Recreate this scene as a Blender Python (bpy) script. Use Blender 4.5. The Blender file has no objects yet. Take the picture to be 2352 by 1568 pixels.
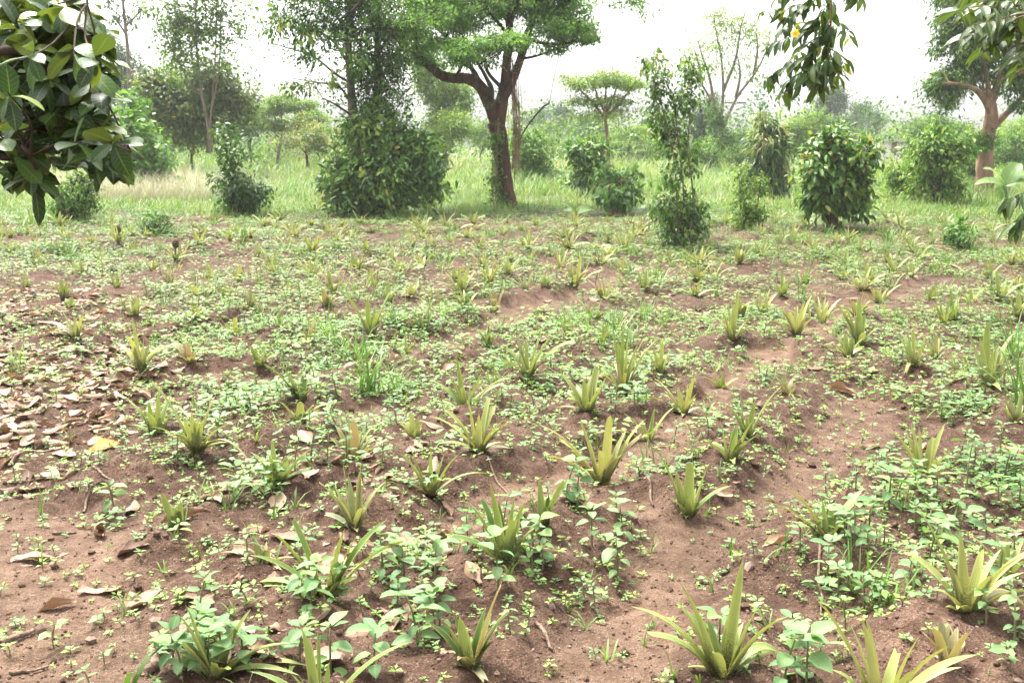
import bpy, math, random
import numpy as np
from mathutils import Vector, Matrix

# ---------------------------------------------------------------- camera, sky, sun, exposure
scene = bpy.context.scene
COL = scene.collection
FX, CX, CY, HC = 2400.0, 1176.0, 784.0, 1.6          # focal length / centre on a 2352 x 1568 picture, eye height in m
PITCH = math.atan(464 / FX)
CP, SP = math.cos(PITCH), math.sin(PITCH)
cam_data = bpy.data.cameras.new('camera')
cam_data.sensor_width = 36.0
cam_data.lens = 36.0 * FX / 2352.0
cam_data.clip_start = 0.05
cam_data.clip_end = 3000.0
cam_data.dof.use_dof = True
cam_data.dof.focus_distance = 4.6
cam_data.dof.aperture_fstop = 10.0
cam = bpy.data.objects.new('camera', cam_data)
cam.location = (0, 0, HC)
cam.rotation_euler = (math.pi / 2 - PITCH, 0, 0)
COL.objects.link(cam)
scene.camera = cam

SUN_EL, SUN_AZ = math.radians(62), math.radians(-35)   # azimuth from +Y towards +X: ahead of the camera and to its left
world = bpy.data.worlds.new('World')
scene.world = world
world.use_nodes = True
wn = world.node_tree
wn.nodes.clear()
sky_node = wn.nodes.new('ShaderNodeTexSky')
sky_node.sky_type = 'NISHITA'
sky_node.sun_disc = False
sky_node.sun_elevation = SUN_EL
sky_node.sun_rotation = SUN_AZ
sky_node.air_density = 1.0
sky_node.dust_density = 6.0
sky_node.ozone_density = 1.0
hs = wn.nodes.new('ShaderNodeHueSaturation')
hs.inputs['Saturation'].default_value = 0.12           # a white overcast
bgn = wn.nodes.new('ShaderNodeBackground')
bgn.inputs['Strength'].default_value = 0.10
wo = wn.nodes.new('ShaderNodeOutputWorld')
wn.links.new(sky_node.outputs[0], hs.inputs['Color'])
wn.links.new(hs.outputs[0], bgn.inputs['Color'])
wn.links.new(bgn.outputs[0], wo.inputs['Surface'])

sun_data = bpy.data.lights.new('sun', 'SUN')
sun_data.energy = 1.5
sun_data.angle = math.radians(14)
sun_data.color = (1.0, 0.96, 0.90)
sun = bpy.data.objects.new('sun', sun_data)
sd = Vector((math.sin(SUN_AZ) * math.cos(SUN_EL), math.cos(SUN_AZ) * math.cos(SUN_EL), math.sin(SUN_EL)))
sun.rotation_euler = sd.to_track_quat('Z', 'Y').to_euler()
sun.location = (0, 0, 40)
COL.objects.link(sun)

scene.view_settings.view_transform = 'Standard'
scene.view_settings.look = 'None'
scene.view_settings.exposure = 2.8
scene.view_settings.gamma = 1.0
scene.view_settings.use_curve_mapping = False
scene.render.engine = 'CYCLES'
cy = scene.cycles
cy.max_bounces = 6
cy.diffuse_bounces = 3
cy.glossy_bounces = 2
cy.transmission_bounces = 4
cy.transparent_max_bounces = 4
cy.volume_bounces = 1
cy.use_denoising = True
cy.use_adaptive_sampling = True
cy.adaptive_threshold = 0.02
cy.caustics_reflective = False
cy.caustics_refractive = False

# ---------------------------------------------------------------- picture <-> place
def ray(u, v):
    a = (u - CX) / FX
    b = (CY - v) / FX
    return np.array([a, CP + b * SP, -SP + b * CP])
def at(u, v, z=0.0):                                   # the point of the plane z seen at u, v
    d = ray(u, v)
    t = (z - HC) / d[2]
    return np.array([0, 0, HC]) + d * t
def atY(u, v, Y):                                      # the point at distance Y ahead seen at u, v
    d = ray(u, v)
    return np.array([0, 0, HC]) + d * (Y / d[1])
def proj(P):
    P = np.atleast_2d(P)
    x, y, z = P[:, 0], P[:, 1], P[:, 2] - HC
    dep = y * CP - z * SP
    b = (y * SP + z * CP) / dep
    return CX + FX * x / dep, CY - FX * b
def ppm(Y):
    return FX / max(0.3, Y * CP + 0.25)

# ---------------------------------------------------------------- noise
def _hash(ix, iy, seed):
    h = (ix.astype(np.int64) * 374761393 + iy.astype(np.int64) * 668265263 + seed * 1442695041) & 0x7fffffff
    h = ((h ^ (h >> 13)) * 1274126177) & 0x7fffffff
    return ((h ^ (h >> 16)) & 0xffff) / 65535.0
def vnoise(x, y, seed=0):
    x = np.asarray(x, float); y = np.asarray(y, float)
    ix, iy = np.floor(x), np.floor(y)
    fx, fy = x - ix, y - iy
    fx = fx * fx * (3 - 2 * fx); fy = fy * fy * (3 - 2 * fy)
    a = _hash(ix, iy, seed); b = _hash(ix + 1, iy, seed)
    c = _hash(ix, iy + 1, seed); d = _hash(ix + 1, iy + 1, seed)
    return (a * (1 - fx) + b * fx) * (1 - fy) + (c * (1 - fx) + d * fx) * fy
def sstep(a, b, x):
    t = np.clip((np.asarray(x, float) - a) / (b - a), 0, 1)
    return t * t * (3 - 2 * t)
def nrm(v):
    v = np.asarray(v, float)
    return v / (np.linalg.norm(v, axis=-1, keepdims=True) + 1e-9)

# ---------------------------------------------------------------- mesh building
class MB:
    """collects vertices, faces and the per-vertex values tint / al / ac, and links them as ONE mesh object"""
    def __init__(s):
        s.V, s.L, s.S, s.T, s.A, s.C, s.M = [], [], [], [], [], [], []
        s.n = 0
    def add(s, V, F, tint=0.5, al=None, ac=None, mat=0):
        V = np.asarray(V, float); k = len(V)
        s.V.append(V)
        s.T.append(np.broadcast_to(np.asarray(tint, float), (k,)))
        s.A.append(np.zeros(k) if al is None else np.asarray(al, float))
        s.C.append(np.zeros(k) if ac is None else np.asarray(ac, float))
        for fa in (F if isinstance(F, list) else [F]):
            fa = np.asarray(fa, np.int64)
            if fa.size == 0: continue
            s.L.append((fa + s.n).ravel())
            s.S.append(np.full(len(fa), fa.shape[1], np.int64))
            s.M.append(np.full(len(fa), mat, np.int64))
        s.n += k
        return s
    def mesh(s, name, mats, smooth=True):
        me = bpy.data.meshes.new(name)
        V = np.concatenate(s.V); L = np.concatenate(s.L); S = np.concatenate(s.S); M = np.concatenate(s.M)
        me.vertices.add(len(V)); me.vertices.foreach_set('co', V.astype(np.float32).ravel())
        me.loops.add(len(L)); me.loops.foreach_set('vertex_index', L.astype(np.int32))
        st = np.concatenate([[0], np.cumsum(S)[:-1]]).astype(np.int32)
        me.polygons.add(len(S)); me.polygons.foreach_set('loop_start', st)
        me.polygons.foreach_set('material_index', M.astype(np.int32))
        me.polygons.foreach_set('use_smooth', np.full(len(S), smooth))
        for nm, arr in (('tint', s.T), ('al', s.A), ('ac', s.C)):
            at_ = me.attributes.new(nm, 'FLOAT', 'POINT')
            at_.data.foreach_set('value', np.concatenate(arr).astype(np.float32))
        me.update(calc_edges=True)
        for m in (mats if isinstance(mats, (list, tuple)) else [mats]):
            me.materials.append(m)
        return me
    def build(s, name, mats, parent=None, smooth=True):
        return link(name, s.mesh(name, mats, smooth), parent)
def link(name, data, parent=None, loc=None):
    o = bpy.data.objects.new(name, data)
    COL.objects.link(o)
    if parent is not None:
        o.parent = parent
        o.matrix_parent_inverse = Matrix.Translation(-Vector(parent.location)) if parent.rotation_euler.z == 0 else Matrix()
    if loc is not None: o.location = loc
    return o
def tag(o, label=None, cat=None, group=None, kind=None):
    if label: o['label'] = label
    if cat: o['category'] = cat
    if group: o['group'] = group
    if kind: o['kind'] = kind
    return o
def thing(name, label, cat, loc=(0, 0, 0), group=None):
    o = bpy.data.objects.new(name, None)
    o.empty_display_size = 0.05
    o.location = [float(c) for c in loc]
    COL.objects.link(o)
    return tag(o, label, cat, group)

def tube(pts, radii, sides=6, rng=None, wob=0.0):
    pts = np.asarray(pts, float); n = len(pts)
    radii = np.broadcast_to(np.asarray(radii, float), (n,))
    t = np.gradient(pts, axis=0); t = nrm(t)
    ref = np.array([0.0, 1.0, 0.0]) if abs(t[0, 1]) < 0.9 else np.array([1.0, 0, 0])
    V, al, ac = [], [], []
    s = nrm(np.cross(t[0], ref))
    for i in range(n):
        s = nrm(s - t[i] * np.dot(s, t[i])); b = np.cross(t[i], s)
        ang = np.arange(sides) / sides * 2 * math.pi
        r = radii[i] * (1 + (rng.uniform(-wob, wob, sides) if rng is not None and wob else 0))
        V.append(pts[i] + (np.cos(ang) * r)[:, None] * s + (np.sin(ang) * r)[:, None] * b)
        al += [i / (n - 1)] * sides; ac += list(np.cos(ang))
    V = np.concatenate(V)
    i = np.arange(n - 1)[:, None] * sides; j = np.arange(sides)[None, :]; j2 = (j + 1) % sides
    F = np.stack([i + j, i + j2, i + sides + j2, i + sides + j], -1).reshape(-1, 4)
    top = np.arange(sides)[None, :] + (n - 1) * sides
    fl = [F, top] if sides > 4 else [F, top]
    return V, fl, np.array(al), np.array(ac)
def smooth_path(pts, radii, k=4):                      # Catmull-Rom through the points
    P = np.asarray(pts, float); R = np.asarray(radii, float)
    if len(P) < 3:
        t = np.linspace(0, 1, k + 1)[:, None]
        return P[0] * (1 - t) + P[1] * t, R[0] * (1 - t[:, 0]) + R[1] * t[:, 0]
    Q = np.vstack([2 * P[0] - P[1], P, 2 * P[-1] - P[-2]])
    out, ro = [], []
    for i in range(len(P) - 1):
        p0, p1, p2, p3 = Q[i], Q[i + 1], Q[i + 2], Q[i + 3]
        for t in np.linspace(0, 1, k, endpoint=False):
            out.append(0.5 * ((2 * p1) + (-p0 + p2) * t + (2 * p0 - 5 * p1 + 4 * p2 - p3) * t * t + (-p0 + 3 * p1 - 3 * p2 + p3) * t ** 3))
            ro.append(R[i] * (1 - t) + R[i + 1] * t)
    out.append(P[-1]); ro.append(R[-1])
    return np.array(out), np.array(ro)

# leaf templates: x along, y across, z up
T_LEAF2 = (np.array([[0, 0, 0], [.42, -.5, .07], [1, 0, -.06], [.42, .5, .07]]), [np.array([[0, 1, 2], [0, 2, 3]])])
T_LEAF = (np.array([[0, 0, 0], [.22, -.36, .05], [.22, 0, 0], [.22, .36, .05], [.62, -.42, .02], [.62, 0, -.04], [.62, .42, .02], [1, 0, -.16]]),
          [np.array([[0, 1, 2], [0, 2, 3], [4, 7, 5], [5, 7, 6]]), np.array([[1, 4, 5, 2], [2, 5, 6, 3]])])
T_BLADE = (np.array([[0, -.5, 0], [0, .5, 0], [.4, -.45, .0], [.4, .45, .0], [.75, -.3, -.12], [.75, .3, -.12], [1, 0, -.38]]),
           [np.array([[0, 2, 3, 1], [2, 4, 5, 3]]), np.array([[4, 6, 5]])])
def place(mb, T, P, D, N, L, W, tint, mat=0, Z=None):
    """many copies of a leaf template: base P, direction D, upper side N, length L, width W"""
    TV, TF = T
    P = np.atleast_2d(P); n = len(P)
    if n == 0: return
    D = nrm(D); S = nrm(np.cross(N, D)); U = np.cross(D, S)
    L = np.broadcast_to(np.asarray(L, float), (n,)); W = np.broadcast_to(np.asarray(W, float), (n,))
    Zs = L if Z is None else np.broadcast_to(np.asarray(Z, float), (n,))
    k = len(TV)
    V = (P[:, None, :] + TV[None, :, 0, None] * (L[:, None] * D)[:, None, :] + TV[None, :, 1, None] * (W[:, None] * S)[:, None, :]
         + TV[None, :, 2, None] * (Zs[:, None] * U)[:, None, :]).reshape(-1, 3)
    off = np.arange(n)[:, None, None] * k
    F = [(f[None] + off).reshape(-1, f.shape[1]) for f in TF]
    mb.add(V, F, np.repeat(np.broadcast_to(np.asarray(tint, float), (n,)), k), np.tile(TV[:, 0], n), np.tile(TV[:, 1] * 2, n), mat)
def stamp(mb, tpl, P, yaw, sc, rng, tilt=0.0, tint=0.0, zs=1.0):
    """many copies of a composite template (dict V F T A C) turned about z"""
    n = len(P)
    if n == 0: return
    V0 = tpl['V']; k = len(V0)
    c, s = np.cos(yaw)[:, None], np.sin(yaw)[:, None]
    sc = np.broadcast_to(sc, (n,))[:, None]
    x = V0[None, :, 0] * c - V0[None, :, 1] * s
    y = V0[None, :, 0] * s + V0[None, :, 1] * c
    z = np.broadcast_to(V0[None, :, 2] * zs, (n, k))
    tx = rng.normal(0, tilt, (n, 1)) if tilt else 0.0
    ty = rng.normal(0, tilt, (n, 1)) if tilt else 0.0
    V = np.stack([x + z * tx, y + z * ty, z + 0 * x], -1) * sc[..., None] + P[:, None, :]
    off = np.arange(n)[:, None, None] * k
    T = (tpl['T'][None, :] + np.broadcast_to(tint, (n,))[:, None]).ravel()
    base = mb.n
    mb.V.append(V.reshape(-1, 3)); mb.T.append(T); mb.A.append(np.tile(tpl['A'], n)); mb.C.append(np.tile(tpl['C'], n))
    for f, m in tpl['F']:
        FF = (f[None] + off).reshape(-1, f.shape[1]) + base
        mb.L.append(FF.ravel()); mb.S.append(np.full(len(FF), f.shape[1])); mb.M.append(np.full(len(FF), m))
    mb.n += n * k
def as_template(mb):
    V = np.concatenate(mb.V); out = []
    for L, S, M in zip(mb.L, mb.S, mb.M):
        out.append((L.reshape(-1, S[0]), M[0]))
    return dict(V=V, T=np.concatenate(mb.T), A=np.concatenate(mb.A), C=np.concatenate(mb.C), F=out)

def leaf_grid(L, W, ns=6, prof=None, droop=0.2, fold=0.12, wav=0.0, twist=0.0, na=2, phase=0.0):
    """one broad leaf as a bent sheet; returns V, F, al, ac in leaf space (x along, y across, z up)"""
    prof = prof or (lambda t: math.sin(math.pi * min(1, t ** 0.8)) ** 0.75)
    V, al, ac = [], [], []
    for i in range(ns + 1):
        t = i / ns
        w = max(0.0, prof(t)) * W * 0.5 + (0.002 * L if i < ns else 0)
        a = droop * t * 1.6
        x = L * (math.sin(a) / (droop * 1.6) if abs(droop) > 1e-3 else t)
        z = -L * ((1 - math.cos(a)) / (droop * 1.6) if abs(droop) > 1e-3 else 0)
        for j in range(-na, na + 1):
            c = j / na
            tw = twist * t
            y = w * c; zz = fold * w * abs(c) * 2 + wav * W * math.sin(t * 11 + phase + c) * abs(c)
            V.append((x, y * math.cos(tw) - zz * math.sin(tw), z + y * math.sin(tw) + zz * math.cos(tw)))
            al.append(t); ac.append(c)
    m = 2 * na + 1
    F = [[i * m + j, (i + 1) * m + j, (i + 1) * m + j + 1, i * m + j + 1] for i in range(ns) for j in range(m - 1)]
    return np.array(V), np.array(F), np.array(al), np.array(ac)

# ---------------------------------------------------------------- materials
def _mat(name):
    m = bpy.data.materials.new(name); m.use_nodes = True
    nt = m.node_tree; nt.nodes.clear()
    out = nt.nodes.new('ShaderNodeOutputMaterial')
    return m, nt, out
def N(nt, t, **kw):
    n = nt.nodes.new(t)
    for k, v in kw.items():
        if k.startswith('i_'): n.inputs[k[2:].replace('_', ' ')].default_value = v
        else: setattr(n, k, v)
    return n
def attr(nt, nm):
    return N(nt, 'ShaderNodeAttribute', attribute_name=nm).outputs['Fac']
def ramp(nt, fac, stops, interp='LINEAR'):
    r = N(nt, 'ShaderNodeValToRGB'); r.color_ramp.interpolation = interp
    e = r.color_ramp.elements
    while len(e) < len(stops): e.new(0.5)
    for el, (p, c) in zip(e, stops):
        el.position = p; el.color = (c[0], c[1], c[2], 1) if not np.isscalar(c) else (c, c, c, 1)
    nt.links.new(fac, r.inputs[0])
    return r.outputs[0]
def math_(nt, op, a, b=None, clamp=False):
    n = N(nt, 'ShaderNodeMath', operation=op); n.use_clamp = clamp
    for i, x in enumerate((a, b)):
        if x is None: continue
        if isinstance(x, (int, float)): n.inputs[i].default_value = x
        else: nt.links.new(x, n.inputs[i])
    return n.outputs[0]
def mix(nt, fac, a, b, mode='MIX'):
    n = N(nt, 'ShaderNodeMix', data_type='RGBA', blend_type=mode)
    for sock, x in ((n.inputs[0], fac), (n.inputs[6], a), (n.inputs[7], b)):
        if isinstance(x, (int, float)): sock.default_value = x
        elif isinstance(x, tuple): sock.default_value = (*x, 1)
        else: nt.links.new(x, sock)
    return n.outputs[2]
def noise(nt, scale, detail=3.0, rough=0.55, coord='Object', vscale=None):
    tc = N(nt, 'ShaderNodeTexCoord').outputs[coord]
    if vscale:
        mp = N(nt, 'ShaderNodeMapping'); mp.inputs['Scale'].default_value = vscale
        nt.links.new(tc, mp.inputs[0]); tc = mp.outputs[0]
    n = N(nt, 'ShaderNodeTexNoise'); n.inputs['Scale'].default_value = scale
    n.inputs['Detail'].default_value = detail; n.inputs['Roughness'].default_value = rough
    nt.links.new(tc, n.inputs['Vector'])
    return n.outputs['Fac']
def bump(nt, h, dist=0.01, strength=0.6):
    b = N(nt, 'ShaderNodeBump'); b.inputs['Strength'].default_value = strength; b.inputs['Distance'].default_value = dist
    nt.links.new(h, b.inputs['Height'])
    return b.outputs[0]
def principled(nt, col, rough=0.6, spec=0.3, normal=None):
    p = N(nt, 'ShaderNodeBsdfPrincipled')
    if isinstance(col, tuple): p.inputs['Base Color'].default_value = (*col, 1)
    else: nt.links.new(col, p.inputs['Base Color'])
    if isinstance(rough, (int, float)): p.inputs['Roughness'].default_value = rough
    else: nt.links.new(rough, p.inputs['Roughness'])
    p.inputs['Specular IOR Level'].default_value = spec
    if normal is not None: nt.links.new(normal, p.inputs['Normal'])
    return p.outputs[0]
def leafy(nt, out, col, rough, spec, transl, tcol=(1.15, 1.25, 0.55), normal=None):
    p = principled(nt, col, rough, spec, normal)
    if transl <= 0:
        nt.links.new(p, out.inputs[0]); return
    t = N(nt, 'ShaderNodeBsdfTranslucent')
    nt.links.new(mix(nt, 1.0, col, tcol, 'MULTIPLY'), t.inputs[0])
    m = N(nt, 'ShaderNodeMixShader'); m.inputs[0].default_value = transl
    nt.links.new(p, m.inputs[1]); nt.links.new(t.outputs[0], m.inputs[2]); nt.links.new(m.outputs[0], out.inputs[0])
def mat_leaf(name, stops, rough=0.5, spec=0.35, transl=0.3, veins=0.0, under=None, nsc=9.0, namt=0.35):
    m, nt, out = _mat(name)
    col = ramp(nt, attr(nt, 'tint'), stops)
    nz = noise(nt, nsc, 2.0)
    col = mix(nt, namt, col, ramp(nt, nz, [(0.25, .45), (0.75, 1.5)]), 'MULTIPLY')
    nor = None
    if veins:
        ac = math_(nt, 'ABSOLUTE', attr(nt, 'ac'))
        rib = math_(nt, 'LESS_THAN', ac, 0.07)
        sv = math_(nt, 'SINE', math_(nt, 'SUBTRACT', math_(nt, 'MULTIPLY', attr(nt, 'al'), 52.0), math_(nt, 'MULTIPLY', ac, 9.0)))
        svl = math_(nt, 'GREATER_THAN', sv, 0.86)
        f = math_(nt, 'MAXIMUM', math_(nt, 'MULTIPLY', rib, 0.9), math_(nt, 'MULTIPLY', svl, 0.4))
        col = mix(nt, math_(nt, 'MULTIPLY', f, veins), col, (0.34, 0.40, 0.13))
        nor = bump(nt, sv, 0.001, 0.12)
    if under is not None:
        geo = N(nt, 'ShaderNodeNewGeometry')
        col = mix(nt, geo.outputs['Backfacing'], col, mix(nt, 0.5, col, under))
    leafy(nt, out, col, rough, spec, transl, normal=nor)
    return m
def mat_bark(name, a, b, scale=14, zs=0.25, rough=0.9):
    m, nt, out = _mat(name)
    nz = noise(nt, scale, 5, 0.65, vscale=(1, 1, zs))
    nz2 = noise(nt, 2.2, 3)
    col = ramp(nt, nz, [(0.3, a), (0.7, b)])
    col = mix(nt, 0.5, col, ramp(nt, nz2, [(0.35, .5), (0.65, 1.3)]), 'MULTIPLY')
    nt.links.new(principled(nt, col, rough, 0.15, bump(nt, nz, 0.02, 0.8)), out.inputs[0])
    return m

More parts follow.
